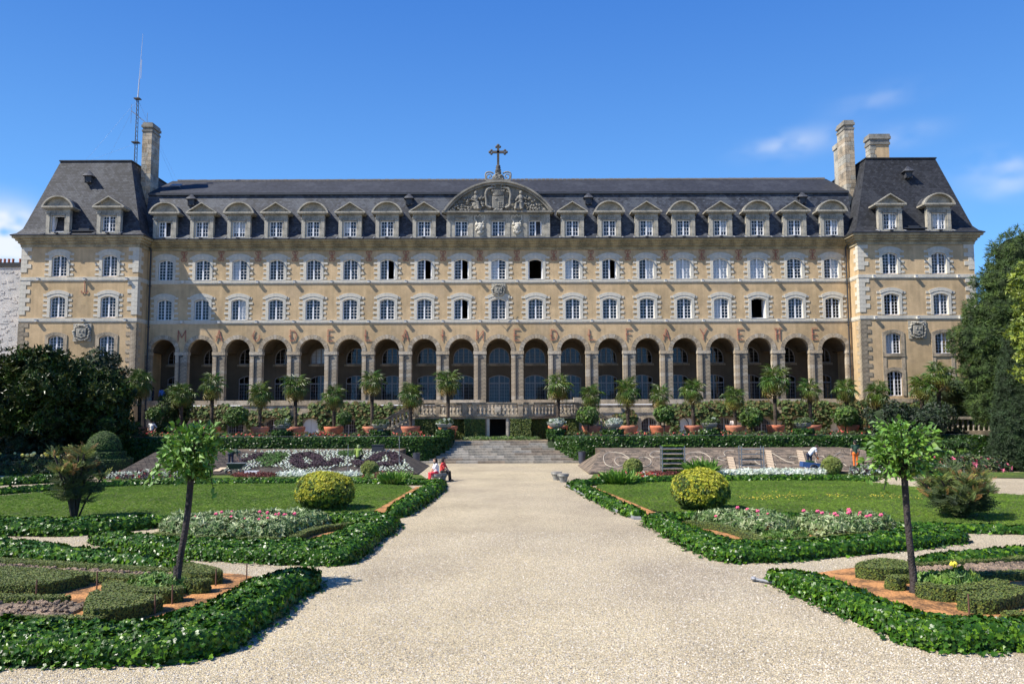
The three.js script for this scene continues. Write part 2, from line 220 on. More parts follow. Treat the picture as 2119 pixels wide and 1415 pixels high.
// gallery lunettes and doors
{
  const lun = windowGeo(2.1, 1.62, .95, 2, 1, { bars: .07, st: .1 }), dr = windowGeo(2.1, 2.94, .32, 2, 1, { bars: .05, st: .13 });
  lun.frame = merge([lun.frame, ...[.45, .8, 1.1].map(y => bx(-.95, .95, y, y + .025, -.02, .02))]); dr.frame = merge([dr.frame, bx(-1.0, 1.0, 2.05, 2.17, -.05, .05), ...[.35, .7, 1.05, 1.4, 1.75].map(y => bx(-1, 1, y, y + .03, -.02, .02)), ...[-.75, -.25, .25, .75].map(x => bx(x - .012, x + .012, .1, 2.05, -.02, .02))]);
  for (let i = 0; i < 19; i++) { addWindow('gallery_window', lun, bayX(i), 8.62, -3.72, M.frameGrey, i === 4 ? 1 : 0); addWindow('gallery_door', dr, bayX(i), 4.52, -3.72, i === 9 ? M.frameGrey : M.frameGrey); put('gallery_sill_stone', bxm(-1.2, 1.2, 0, .22, 0, .12), M.grey2, palace, bayX(i), 8.38, -3.6); }
}
// string courses, floodlights, upper windows
for (let r = 0; r < 2; r++) for (let i = 0; i < 19; i++) {
  const x0 = i ? -BAY / 2 + .003 : -BAY / 2 - .05; put('string_course', merge([bxm(x0, BAY / 2 - .003, 0, .25, -.1, .085), bxm(x0, BAY / 2 - .003, -.1, 0, -.1, .05)]), M.white, palace, bayX(i), rowY[r] - .29 + (R1() - .5) * .006, 0);
  if (i < 18) { const f = put('floodlight', merge([bx(-.11, .11, -.12, .1, .06, .3), bx(-.125, .125, .1, .13, .05, .33), bar(0, -.2, .03, 0, -.1, .12, .02)]), M.lamp, palace, bayX(i) + BAY / 2, rowY[r] - .2, 0); }
}
const openAt = { '1,6': 1, '1,7': 1, '1,8': 1, '1,10': 2, '1,12': 1, '0,8': 1, '0,16': 2 }, curtAt = { '1,1': 0, '1,13': 3, '1,14': 1, '1,15': 1, '1,16': 1, '1,18': 3, '1,9': 2, '0,15': 2, '1,11': 2, '0,2': 3, '1,2': 2 };
let quoins = 0; const restQ = [];
for (let r = 0; r < 2; r++) for (let i = 0; i < 19; i++) {
  const k = r + ',' + i, x = bayX(i), y = rowY[r];
  addWindow('window', winG[openAt[k] || 0], x, y, -.2, M.paint, curtAt[k] || 0);
  put('window_surround', surG, M.white, palace, x, y, 0);
  put('window_sill', bxm(-.85, .85, -.045, .0, -.24, .1), M.white, palace, x, y, 0);
  for (const sd of [-1, 1]) for (let q = 0; q < 5; q++) { const qk = Math.floor(R1() * 3), g = quoinG[qk], qw = .3 + qk * .05, yy = y + .06 + q * .49, xx = sd * (WW / 2 + .272); if (quoins < 300) { quoins++; put('quoin_stone', g, M.white, palace, sd < 0 ? x + xx - qw : x + xx, yy, 0); } else { const c = g.clone(); c.translate(sd < 0 ? x + xx - qw : x + xx, yy, 0); restQ.push(c); } }
}
{ const m = put('quoin_stones', merge(restQ), M.white); m.userData.kind = 'stuff'; }
// iron wall-tie letters and scrolled anchors
const LET = { M: [[0, 0, 0, 1], [0, 1, .5, .35], [.5, .35, 1, 1], [1, 1, 1, 0]], A: [[.1, 0, .5, 1], [.5, 1, .9, 0], [.15, .38, .85, .38]], C: [[.95, .35, .75, .06], [.75, .06, .4, 0], [.4, 0, .12, .25], [.12, .25, .05, .6], [.05, .6, .3, .95], [-.1, .5, .25, .5]], D: [[.05, 0, .05, 1], [.05, 1, .6, .92], [.6, .92, .9, .55], [.9, .55, .7, .1], [.7, .1, .05, 0], [-.08, .45, .25, .45]], E: [[.1, 0, .1, 1], [.1, 1, .8, 1], [.1, .5, .65, .5], [.1, 0, .85, 0]], L: [[.15, 0, .15, 1], [.15, .03, .95, .03], [-.05, .5, .35, .5]], I: [[.5, 0, .5, 1], [.25, .5, .75, .5]], N: [[.05, 0, .05, 1], [.05, .05, .9, .85], [.95, 0, .95, .9]], F: [[.15, 0, .15, 1], [.15, 1, .85, 1], [.15, .55, .7, .55]], Y: [[.5, 0, .5, .45], [.5, .45, .05, 1], [.5, .45, .95, 1]], H: [[.25, 0, .25, 1], [.75, 0, .75, 1], [.0, 1, 1, 1], [.25, .5, .75, .5]] };
const strokes = s => merge(LET[s].map(([a, b, c, d]) => { const dx = (c - a) * .72, dy = (d - b) * 1.08, l = Math.hypot(dx, dy); return new THREE.BoxGeometry(l + .05, .055, .05).rotateZ(Math.atan2(dy, dx)).translate((a + c) / 2 * .72 - .36, (b + d) / 2 * 1.08, 0); }).concat([new THREE.IcosahedronGeometry(.055, 1).translate(LET[s][0][0] * .72 - .36, .5, .06)]));
const letG = {}; [...'MACDELAINEDLFAYEHE'].forEach((c, i) => { letG[c] ??= strokes(c); const m = put('iron_letter', letG[c], M.iron, palace, bayX(i) + BAY / 2, 10.64, .06); m.userData.label = `rust-red iron wall-tie letter ${c === 'H' ? 'TT' : c}`; });
{
  const curl = (sx, sy) => tube([[0, sy * .12, 0], [sx * .17, sy * .16, 0], [sx * .27, sy * .32, 0], [sx * .2, sy * .48, 0], [sx * .06, sy * .46, 0], [sx * .08, sy * .36, 0]], .026, 14, 5);
  const anchor = merge([curl(1, 1), curl(-1, 1), curl(1, -1), curl(-1, -1), bar(0, -.4, 0, 0, .4, 0, .026), bar(-.16, 0, 0, .16, 0, 0, .026)]);
  for (let i = 0; i < 18; i++) put('scroll_anchor', anchor, M.iron, palace, bayX(i) + BAY / 2, 18.95 + (i === 1 ? .05 : 0), .07);
}
// cornice of the main range
put('cornice', muv(merge([bx(-HW - .2, HW + .2, 19.5, 19.86, -.5, .1), bx(-HW - .2, HW + .2, 19.86, 20.08, -.5, .28), bx(-HW - .2, HW + .2, 20.08, 20.3, -.5, .43), bx(-HW - .2, HW + .2, 20.3, 20.5, -.5, .62)])), std(L(.44, .35, .19), .92, { map: T.stone }));
put('gutter', bx(-HW - .2, HW + .2, 20.5, 20.6, .3, .74), M.gutter);

// main roof: steep slope with flared foot, then a shallow upper slope
function strip(profile, x0, x1, nx = 1) { // profile [z,y] swept along x, uv in metres along the slope
  const pos = [], uv = []; let acc = 0; for (let i = 0; i + 1 < profile.length; i++) { const [z0, y0] = profile[i], [z1, y1] = profile[i + 1], l = Math.hypot(z1 - z0, y1 - y0); pos.push(x0, y0, z0, x1, y0, z0, x1, y1, z1, x0, y0, z0, x1, y1, z1, x0, y1, z1); uv.push(x0, acc, x1, acc, x1, acc + l, x0, acc, x1, acc + l, x0, acc + l); acc += l; }
  const g = new THREE.BufferGeometry(); g.setAttribute('position', new THREE.Float32BufferAttribute(pos, 3)); g.setAttribute('uv', new THREE.Float32BufferAttribute(uv, 2)); g.computeVertexNormals(); return g;
}
const RP = [[.66, 20.58], [.3, 20.85], [.02, 21.35], [-.12, 21.9], [-.92, 25.42]];
put('lower_roof', strip(RP, -HW - .6, HW + .6), M.slate);
put('upper_roof', merge([strip([[-.74, 25.38], [-.74, 25.5], [-6.2, 28.32]], -HW - .6, HW + .6), strip([[-6.2, 28.32], [-12, 25.3]], -HW - .6, HW + .6)]), M.slateDark);
put('roof_break_flashing', bx(-HW - .6, HW + .6, 25.3, 25.44, -.95, -.70), M.gutter);
{ const rt = []; for (let x = -HW; x < HW; x += .45) rt.push(bx(x, x + .41, 28.26 + R1() * .02, 28.4 + R1() * .03, -6.35, -6.05)); put('ridge_tiles', merge(rt), std(L(.24, .2, .16), .9)).userData.kind = 'stuff'; }
// dormers
const dwin = windowGeo(1.22, 1.56, .02, 2, 4, { bars: .032 }), dwinO = windowGeo(1.22, 1.56, .02, 2, 4, { open: 1 }), dwin2 = windowGeo(1.22, 1.56, .02, 2, 4, { open: 2 });
const dShape = () => { const s = shapeOf([[-1.12, 0], [1.12, 0], [1.12, 2.4], [-1.12, 2.4]]); s.holes.push(pathOf([[-.61, .22], [.61, .22], [.61, 1.78], [-.61, 1.78]])); return s; };
const dBody = muv(merge([ext(dShape(), .4, -.4), bx(-1.12, -.78, 0, 2.05, 0, .06), bx(.78, 1.12, 0, 2.05, 0, .06), bx(-1.16, -.74, 1.95, 2.12, 0, .1), bx(.74, 1.16, 1.95, 2.12, 0, .1), bx(-.7, .7, 1.78, 1.9, 0, .07), bx(-1.18, 1.18, -.1, .1, -.3, .1)]));
const dCorn = muv(merge([bx(-1.38, 1.38, 2.4, 2.5, -1.2, .22), bx(-1.5, 1.5, 2.5, 2.64, -1.2, .32)]));
const triPts = [[-1.5, 2.64], [1.5, 2.64], [0, 3.62]], segPts = [[-1.5, 2.64], [1.5, 2.64], ...arcPts(0, 2.06, 1.607, .369, Math.PI - .369, 12)];
const pedG = pts => { const s = shapeOf(pts), c = pts.map(([x, y]) => [x * .88, 2.66 + Math.max(0, (y - 2.64) * .86)]); const ring = shapeOf(pts); ring.holes.push(pathOf(c)); return muv(merge([ext(s, .2, -.3), ext(ring, .42, -.1)])); };
const pedTri = pedG(triPts), pedSeg = pedG(segPts), roofTri = muv(ext(shapeOf(triPts.map(([x, y]) => [x * .99, y + .03])), 1.8, -2.0)), roofSeg = muv(ext(shapeOf(segPts.map(([x, y]) => [x * .99, y + .03])), 1.8, -2.0));
const cheekG = muv(merge([bx(-1.0, -.9, .0, 2.5, -2.4, -.3), bx(.9, 1.0, .0, 2.5, -2.4, -.3)])), backG = bx(-.9, .9, .1, 2.5, -2.2, -2.1), flashG = [-1, 1].map(s => bx(s * 1.24 - .06, s * 1.24 + .06, -.05, .02, -.3, .62).rotateX(.35).translate(0, .16, 0)), plampG = merge([bx(-.14, .14, 0, .13, 0, .2), bar(0, -.1, .1, 0, .02, .1, .02)]);
function dormer(x, seg, z = 0, win = dwin, cur = 0, y = 20.56) {
  const d = put('dormer', dBody, M.dormer, palace, x, y, z + .5);
  put('pediment', seg ? pedSeg : pedTri, M.dormer, d); put('dormer_cornice', dCorn, M.dormer, d); put('dormer_roof', seg ? roofSeg : roofTri, M.slateGrey, d); put('dormer_cheek', cheekG, M.slateDark, d); put('dormer_back', backG, M.room, d); flashG.forEach(q => put('flashing', q, M.lead, d)); put('floodlight', plampG, M.pipe, d, 0, .02, .14);
  addWindow('dormer_window', win, 0, .22, -.18, M.paint, 0, d);
  if (cur) put('curtain', bx(cur === 3 ? 0 : -.58, cur === 2 ? 0 : .58, .3, 1.72, -.42, -.41), M.curtain, d);
}
for (let i = 0; i < 19; i++) if (i < 8 || i > 10) dormer(bayX(i), i < 8 ? i % 2 === 0 : i % 2 === 0, 0, i === 0 ? dwinO : dwin, { 2: 1, 5: 2, 0: 0, 13: 3, 15: 3, 18: 3 }[i] || 0);
// roof ventilators
const ventG = merge([bx(-.28, .28, 0, .62, -.9, 0), bx(-.33, -.25, 0, .7, -.1, .05), bx(.25, .33, 0, .7, -.1, .05)]), ventDark = bx(-.24, .24, .12, .6, -.03, .02), ventTop = muv(new THREE.ConeGeometry(.72, .62, 4, 1).rotateY(Math.PI / 4).scale(1, 1, .8).translate(0, .95, -.2));
for (const [x, y, z] of [[-30.4, 24.15, -.45], [-8.85, 24.15, -.45], [8.9, 24.15, -.45], [30.1, 24.15, -.45], [-39.9, 26.1, PF - 1.0], [40.0, 26.3, PF - 1.05]]) { const v = put('roof_ventilator', ventG, M.slateGrey, palace, x, y, z); put('louvre_opening', ventDark, M.pipe, v); put('ventilator_cap', ventTop, M.slateGrey, v); }

// centre frontispiece: three windows, segmental pediment with carving, cross
{
  const s = shapeOf([[-5.05, 0], [5.05, 0], [5.05, 2.4], [-5.05, 2.4]]); for (const x of [-BAY, 0, BAY]) s.holes.push(pathOf([[x - .61, .22], [x + .61, .22], [x + .61, 1.78], [x - .61, 1.78]]));
  const f = put('frontispiece', muv(merge([ext(s, .45, -.4), ...[-4.85, -2.65, -.95, .95, 2.65, 4.85].map(x => bx(x - .19, x + .19, 0, 2.4, 0, .1)), bx(-5.1, 5.1, -.1, .1, -.2, .16)])), M.dormer, palace, 0, 20.56, .42);
  [-BAY, 0, BAY].forEach((x, i) => addWindow('frontispiece_window', i === 2 ? dwinO : dwin, x, .22, -.18, M.paint, 0, f));
  put('frontispiece_cheek', muv(merge([bx(-5, -4.9, 0, 2.6, -2.4, -.3), bx(4.9, 5, 0, 2.6, -2.4, -.3), bx(-4.9, 4.9, 0, 2.6, -2.5, -2.4)])), M.slateDark, f);
  put('frontispiece_cornice', muv(merge([bx(-5.3, 5.3, 2.4, 2.5, -.6, .25), bx(-5.5, 5.5, 2.5, 2.66, -.6, .42)])), M.carved, f);
  const Rr = 5.95 + .35, cy = 2.66 - (Rr - 3.0), a = Math.acos(5.45 / Rr), out = arcPts(0, cy, Rr, Math.asin((2.66 - cy) / Rr), Math.PI - Math.asin((2.66 - cy) / Rr), 36), R2 = Rr - .38, inn = arcPts(0, cy, R2, Math.asin((2.66 - cy) / R2), Math.PI - Math.asin((2.66 - cy) / R2), 36), R3 = Rr - .17, mid = arcPts(0, cy, R3, Math.asin((2.66 - cy) / R3), Math.PI - Math.asin((2.66 - cy) / R3), 36);
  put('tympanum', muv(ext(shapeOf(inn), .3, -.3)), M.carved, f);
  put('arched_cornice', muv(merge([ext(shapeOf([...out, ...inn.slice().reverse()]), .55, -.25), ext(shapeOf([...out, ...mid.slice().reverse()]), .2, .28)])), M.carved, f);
  put('pediment_roof', muv(ext(shapeOf(out.map(([x, y]) => [x * .995, y - .02])), 3.2, -3.5)), M.slateDark, f);
  const r = rng(77), top = cy + R2, st = [];
  // cartouche with crown, side scrolls and shield
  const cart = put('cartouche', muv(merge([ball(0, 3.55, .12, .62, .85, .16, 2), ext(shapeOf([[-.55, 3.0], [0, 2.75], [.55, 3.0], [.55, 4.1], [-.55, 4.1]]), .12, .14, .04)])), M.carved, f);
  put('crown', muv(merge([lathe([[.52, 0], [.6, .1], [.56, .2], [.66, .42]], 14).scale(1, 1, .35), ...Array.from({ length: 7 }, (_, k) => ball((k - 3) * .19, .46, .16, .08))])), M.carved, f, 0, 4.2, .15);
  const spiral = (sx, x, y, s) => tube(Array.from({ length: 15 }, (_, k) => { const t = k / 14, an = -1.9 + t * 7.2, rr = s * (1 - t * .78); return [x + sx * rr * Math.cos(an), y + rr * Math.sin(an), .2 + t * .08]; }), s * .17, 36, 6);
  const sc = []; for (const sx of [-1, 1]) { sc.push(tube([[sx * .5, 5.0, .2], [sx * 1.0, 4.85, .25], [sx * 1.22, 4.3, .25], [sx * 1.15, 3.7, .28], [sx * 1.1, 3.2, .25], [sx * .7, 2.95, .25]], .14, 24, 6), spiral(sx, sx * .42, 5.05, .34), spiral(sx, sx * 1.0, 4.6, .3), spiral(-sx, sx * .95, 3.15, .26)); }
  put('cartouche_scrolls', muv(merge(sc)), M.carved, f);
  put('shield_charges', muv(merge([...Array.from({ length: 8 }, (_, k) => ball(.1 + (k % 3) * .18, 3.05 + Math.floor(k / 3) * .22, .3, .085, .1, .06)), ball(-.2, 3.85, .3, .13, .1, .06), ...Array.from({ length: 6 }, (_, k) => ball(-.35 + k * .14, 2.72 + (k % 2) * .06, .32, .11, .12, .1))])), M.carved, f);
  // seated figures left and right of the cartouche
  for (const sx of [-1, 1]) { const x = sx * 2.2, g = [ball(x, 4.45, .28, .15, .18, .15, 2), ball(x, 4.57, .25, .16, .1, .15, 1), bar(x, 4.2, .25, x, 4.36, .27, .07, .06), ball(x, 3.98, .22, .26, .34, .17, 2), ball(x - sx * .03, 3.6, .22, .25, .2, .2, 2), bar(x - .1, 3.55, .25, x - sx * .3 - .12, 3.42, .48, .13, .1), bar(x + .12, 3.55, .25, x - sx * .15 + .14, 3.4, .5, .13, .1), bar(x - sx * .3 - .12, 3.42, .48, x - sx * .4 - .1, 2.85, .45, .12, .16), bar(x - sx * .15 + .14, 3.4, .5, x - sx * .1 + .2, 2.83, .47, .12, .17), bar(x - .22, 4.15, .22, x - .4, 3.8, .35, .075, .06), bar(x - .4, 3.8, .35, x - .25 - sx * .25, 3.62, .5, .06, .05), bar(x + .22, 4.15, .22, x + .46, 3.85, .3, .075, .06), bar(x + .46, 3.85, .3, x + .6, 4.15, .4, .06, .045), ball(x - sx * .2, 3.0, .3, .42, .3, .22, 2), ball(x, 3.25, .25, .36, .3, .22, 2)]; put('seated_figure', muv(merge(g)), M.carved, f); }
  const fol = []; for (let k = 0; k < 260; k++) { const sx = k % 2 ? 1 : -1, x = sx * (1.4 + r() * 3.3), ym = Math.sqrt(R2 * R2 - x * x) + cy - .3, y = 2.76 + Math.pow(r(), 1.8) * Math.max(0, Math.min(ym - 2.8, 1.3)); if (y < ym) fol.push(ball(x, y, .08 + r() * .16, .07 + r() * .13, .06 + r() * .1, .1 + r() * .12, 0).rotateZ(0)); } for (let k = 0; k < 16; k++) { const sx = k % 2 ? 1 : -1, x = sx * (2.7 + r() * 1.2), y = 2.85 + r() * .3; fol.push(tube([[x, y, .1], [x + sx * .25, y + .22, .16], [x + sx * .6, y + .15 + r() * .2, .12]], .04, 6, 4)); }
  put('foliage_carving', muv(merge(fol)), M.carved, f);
  for (const x of [-BAY / 2, BAY / 2]) { const g = [ball(0, 1.05, .12, .3, .36, .2, 2), ball(0, 1.35, .1, .33, .2, .17, 1), ball(-.1, 1.12, .3, .06, .05, .05), ball(.1, 1.12, .3, .06, .05, .05), ball(0, 1.0, .33, .06, .1, .08), ball(0, .6, .1, .26, .22, .15, 1)]; for (let k = 0; k < 26; k++) g.push(ball((r() - .5) * .75, .55 + r() * .95, .08 + r() * .1, .08 + r() * .05)); for (const sx of [-1, 1]) g.push(tube([[sx * .45, 2.3, .08], [sx * .5, 1.9, .1], [sx * .3, 1.6, .12], [sx * .42, 1.4, .1]], .06, 14, 5), tube([[0, 2.35, .08], [sx * .2, 2.15, .1], [sx * .35, 2.3, .1]], .05, 10, 5)); put('lion_mask', muv(merge(g)), M.white, f, x, 0, 0); }
  const rib = merge([...Array.from({ length: 9 }, (_, k) => ball((k - 4) * .11, Math.sin(k * 1.6) * .07, .06, .1, .08, .07)), tube([[-.5, .1, .05], [0, -.1, .1], [.5, .1, .05]], .05, 10, 5)]); for (const x of [-BAY, BAY]) put('ribbon_carving', rib, M.carved, f, x, 2.1, .02);
  put('date_panel', merge([bx(-.5, .5, -.17, .17, 0, .05), ...[-.35, -.2, -.05, .12, .27, .4].map((x, k) => bx(x - .03, x + .03, -.12, .12, .05, .09)), bx(-.2, -.05, -.02, .03, .05, .09)]), M.carved, f, 0, 2.12, .02);
  // crest and cross
  const t0 = cy + Rr; put('crest', muv(merge([bx(-1.2, 1.2, t0 - .12, t0 + .1, -.3, .3), ball(0, t0 + .35, 0, .62, .45, .28, 2), ball(0, t0 + .75, 0, .32, .3, .22, 2), bx(-.3, .3, t0 + .9, t0 + 1.05, -.22, .22), ...[-1, 1].flatMap(sx => [spiral(sx, sx * .85, t0 + .5, .36).translate(0, 0, -.2), tube([[sx * .45, t0 + .8, 0], [sx * .8, t0 + .95, 0], [sx * 1.2, t0 + .85, 0], [sx * 1.22, t0 + .15, 0]], .08, 14, 6)]), ...Array.from({ length: 12 }, (_, k) => ball((r() - .5) * .9, t0 + .15 + r() * .5, .22, .1, .09, .09))])), M.carved, f);
  const cm = std(L(.11, .10, .09), .85, { map: T.stone }), cb = t0 + 1.05, trefoil = an => { const c = Math.cos(an), s = Math.sin(an); return [[0, .13, .15], [.17, -.02, .13], [-.17, -.02, .13]].map(([u, v, q]) => ball(c * v - s * u, s * v + c * u, 0, q, q, .1, 2)); };
  const ct = 30.0 - 20.56; const cross = merge([lathe([[.3, 0], [.3, .12], [.2, .2], [.26, .32], [.2, .38], [.24, .5], [.14, .6]], 10).translate(0, cb, 0), bx(-.115, .115, cb + .5, ct - .3, -.1, .1), bx(-.62, .62, ct - .94, ct - .71, -.1, .1), ...trefoil(Math.PI / 2).map(g => g.translate(0, ct - .28, 0)), ...trefoil(0).map(g => g.translate(.68, ct - .825, 0)), ...trefoil(Math.PI).map(g => g.translate(-.68, ct - .825, 0))]);
  put('stone_cross', muv(cross), cm, f);
}
// coat of arms over the middle window of the first floor
const armsG = (w, h) => { const r = rng(8), g = [ext(shapeOf([[-w, -h], [w, -h], [w, h], [-w, h]]), .06, 0), ext(shapeOf([[-w * .5, -h * .45], [0, -h * .62], [w * .5, -h * .45], [w * .5, h * .4], [-w * .5, h * .4]]), .16, .06, .04), ball(-w * .2, h * .1, .26, w * .12, h * .14, .06), ball(w * .2, h * .1, .26, w * .12, h * .14, .06), ball(0, -h * .25, .26, w * .14, h * .12, .06), ...Array.from({ length: 7 }, (_, k) => ball((k - 3) * w * .2, h * .8, .15, w * .11, h * .12, .08))]; for (let k = 0; k < 40; k++) { const a = k / 40 * Math.PI * 2, q = .8 + r() * .15; g.push(ball(Math.cos(a) * w * q, Math.sin(a) * h * q * .95 - h * .05, .12, w * (.12 + r() * .06), h * (.1 + r() * .06), .09 + r() * .05)); } return muv(merge(g)); };
put('coat_of_arms', armsG(.68, .62), M.dormer, palace, 0, 15.55, .02);
put('flag_pole', merge([bar(0, 12.5, .3, -.02, 15.3, .75, .03, .02), bar(.02, 12.5, .1, 0, 12.6, .35, .03)]), M.steel, palace, .02, 0, 0);

// ---------------------------------------------------------------- the two pavilions
function loft(x0, x1, z0, z1, prof) { // rectangle rings, each [expansion, y]; uv along the slope
  const pos = [], uv = []; const acc = [0]; for (let i = 1; i < prof.length; i++) acc.push(acc[i - 1] + Math.hypot(prof[i][0] - prof[i - 1][0], prof[i][1] - prof[i - 1][1]));
  const ring = ([e, y]) => [[x0 - e, y, z1 + e], [x1 + e, y, z1 + e], [x1 + e, y, z0 - e], [x0 - e, y, z0 - e]];
  for (let i = 0; i + 1 < prof.length; i++) { const a = ring(prof[i]), b = ring(prof[i + 1]); for (let k = 0; k < 4; k++) { const l = (k + 1) % 4, A = a[k], B = a[l], C = b[l], D = b[k], h = p => k % 2 ? p[2] : p[0]; for (const [p, t] of [[A, 0], [B, 0], [C, 1], [A, 0], [C, 1], [D, 1]]) { pos.push(...p); uv.push(h(p), acc[i + t]); } } }
  const g = new THREE.BufferGeometry(); g.setAttribute('position', new THREE.Float32BufferAttribute(pos, 3)); g.setAttribute('uv', new THREE.Float32BufferAttribute(uv, 2)); g.computeVertexNormals(); return g;
}
const cornMat = std(L(.46, .39, .25), .92, { map: T.stone });
for (const sd of [-1, 1]) {
  const x0 = sd < 0 ? -45.33 : 34.25, x1 = sd < 0 ? -34.2 : 45.27, wx = sd < 0 ? [-41.72, -36.93] : [37.25, 41.92], cw = sd < 0 ? [-41.72, -36.9] : [37.2, 41.83];
  const s = shapeOf([[x0, 1.3], [x1, 1.3], [x1, 20], [x0, 20]]), rows = [[12.8, WH], [16.72, WH]];
  for (const x of wx) { for (const [y, h] of rows) s.holes.push(pathOf(shift(segTop(WW + .1, y - .02, h + .08, WR), x))); s.holes.push(pathOf(shift(segTop(1.42, 9.12, 1.95, .25), x))); s.holes.push(pathOf(shift(segTop(1.42, 5.15, 2.35, .25), x))); s.holes.push(pathOf(shift(segTop(1.5, 1.45, 1.75, .5), x))); }
  put('pavilion_front_wall', muv(ext(s, .5, PF - .5)), M.plaster);
  put('pavilion_side_wall', bxm(x0, x0 + .5, 1.3, 20, -12.5, PF - .5), M.plaster); put('pavilion_side_wall', bxm(x1 - .5, x1, 1.3, 20, -12.5, PF - .5), M.plaster);
  put('pavilion_rooms', merge([bx(x0 + .5, x1 - .5, 1.3, 20, -12.5, -12.3), ...[4.6, 8.6, 12.3, 16.2, 19.9].map(y => bx(x0 + .5, x1 - .5, y, y + .25, -12.3, PF - .5))]), M.room);
  const greySur = (() => { const q = uShape(segTop(2.1, 0, 2.28, .3), segTop(1.42, 0, 1.95, .25)); return muv(merge([ext(q, .34, -.28), bx(-1.05, 1.05, -.28, 0, -.1, .09)])); })(), greySur2 = (() => { const q = uShape(segTop(2.1, 0, 2.7, .3), segTop(1.42, 0, 2.35, .25)); return muv(merge([ext(q, .34, -.28), bx(-1.05, -.71, 2.5, 3.7, -.1, .05), bx(.71, 1.05, 2.5, 3.7, -.1, .05)])); })();
  const gw = windowGeo(1.42, 1.95, .25, 2, 6, { bars: .03 }), gw2 = windowGeo(1.42, 2.35, .25, 2, 6, { bars: .03 });
  wx.forEach((x, k) => {
    for (const [y] of rows) { addWindow('window', winG[0], x, y, PF - .2, M.paint, sd > 0 && y > 16 ? 0 : 0); put('window_surround', surG, M.white, palace, x, y, PF); for (const q of [-1, 1]) { for (let j = 0; j < 5; j++) put('surround_stone', bxm(q > 0 ? WW / 2 + .272 : -WW / 2 - .672, q > 0 ? WW / 2 + .65 : -WW / 2 - .272, 0.06 + j * .49, .275 + j * .49, -.02, .035), M.white, palace, x, y, PF); } }
    addWindow('window', gw, x, 9.12, PF - .2, M.paint, sd > 0 && k === 1 ? 4 : sd > 0 ? 2 : 0); put('window_surround', greySur, M.grey, palace, x, 9.12, PF);
    addWindow('window', gw2, x, 5.15, PF - .2, M.paint); put('window_surround', greySur2, M.grey, palace, x, 5.15, PF);
    addWindow('basement_window', bwG, x, 1.46, PF - .2, M.frameGrey); put('basement_surround', bsur, M.grey, palace, x, 1.45, PF);
  });
  // string courses round the corner, plinth course, floodlights, corner stones
  for (const y of [12.5, 16.42]) { put('string_course', muv(merge([bx(x0 - .07, x1 + .07, y - .08, y + .22, -1, PF + .085), bx(x0 - .04, x1 + .04, y - .18, y - .08, -1, PF + .05)])), M.white); for (const x of sd < 0 ? [-43.6, -39.2, -35.2] : [35.6, 39.6, 43.6]) put('floodlight', merge([bx(-.11, .11, -.12, .1, .06, .3), bx(-.125, .125, .1, .13, .05, .33)]), M.lamp, palace, x, y, PF); }
  put('plinth_course', bxm(x0 - .06, x1 + .06, 4.5, 4.9, -.5, PF + .1), M.grey);
  for (const cx of [x0, x1]) { const inS = cx === x0 ? 1 : -1; let k = 0; for (let y = 4.95; y < 19.4; y += .405, k++) { if ([12.32, 16.24].some(q => y > q - .1 && y < q + .5)) continue; const w = k % 2 ? .95 : .55, m = y < 12.3 ? (k % 3 ? M.grey : M.grey2) : M.white; put('corner_stone', bxm(inS > 0 ? -.03 : -w, inS > 0 ? w : .03, 0, .39, -(k % 2 ? .5 : .9), .04 + R1() * .008), m, palace, cx, y, PF); } }
  put('cornice', muv(merge([[.1, 19.5, 19.86], [.28, 19.86, 20.08], [.45, 20.08, 20.3], [.66, 20.3, 20.5]].map(([e, a, b]) => bx(x0 - e, x1 + e, a, b, -12.5, PF + e)))), cornMat);
  put('gutter', merge([bx(x0 - .78, x1 + .78, 20.5, 20.58, -12.5, PF + .78)]), M.gutter);
  put('pavilion_roof', loft(x0, x1, -12.5, PF, [[.8, 20.58], [.38, 20.82], [.02, 21.3], [-.25, 22.2], [-2.1, 28.6]]), sd < 0 ? M.slateGrey : M.slateDark);
  put('pavilion_roof_top', loft(x0, x1, -12.5, PF, [[-1.98, 28.52], [-1.98, 28.64], [-4.9, 29.55]]), M.slateDark);
  put('roof_cap', bx(x0 + 4.9, x1 - 4.9, 29.5, 29.56, -7.6, PF - 4.9), M.slateDark);
  put('roof_hatch', merge([bx(-.5, .5, 0, .25, 0, .3), bx(-1.9, 1.9, -.05, .05, 0, .4)]), M.pipe, palace, (cw[0] + cw[1]) / 2, 21.0, PF + .12);
  dormer(cw[0], sd < 0, PF + .05, sd < 0 ? dwin2 : dwin, sd > 0 ? 3 : 0, 20.66); dormer(cw[1], sd > 0, PF + .05, dwin, sd > 0 ? 1 : 0, 20.66);
  put('coat_of_arms', armsG(.85, .85), M.dormer, palace, sd < 0 ? -39.25 : 39.55, 11.35, PF + .02);
  if (sd < 0) put('scroll_anchor', merge([bar(0, -.5, 0, 0, .5, 0, .035), tube([[0, -.5, 0], [.2, -.62, 0], [.32, -.45, 0], [.28, -.35, 0]], .03, 10, 5), tube([[0, -.5, 0], [-.2, -.62, 0], [-.32, -.45, 0], [-.28, -.35, 0]], .03, 10, 5)]), M.iron, palace, -39.2, 15.7, PF + .06);
  put('down_pipe', merge([bar(0, 1.4, 0, 0, 19.6, 0, .075), bar(0, 19.6, 0, sd * .35, 20.4, .3, .075), ...[4, 8, 12, 16].map(y => bx(-.11, .11, y, y + .08, -.11, .09))]), M.pipe, palace, sd * (HW - .3), 0, .16);
  put('down_pipe', merge([bar(0, 1.4, 0, 0, 19.4, 0, .06), bar(0, 19.4, 0, sd * .55, 20.3, .1, .06)]), M.lead, palace, sd < 0 ? x0 - .1 : x1 + .1, 0, PF - .4);
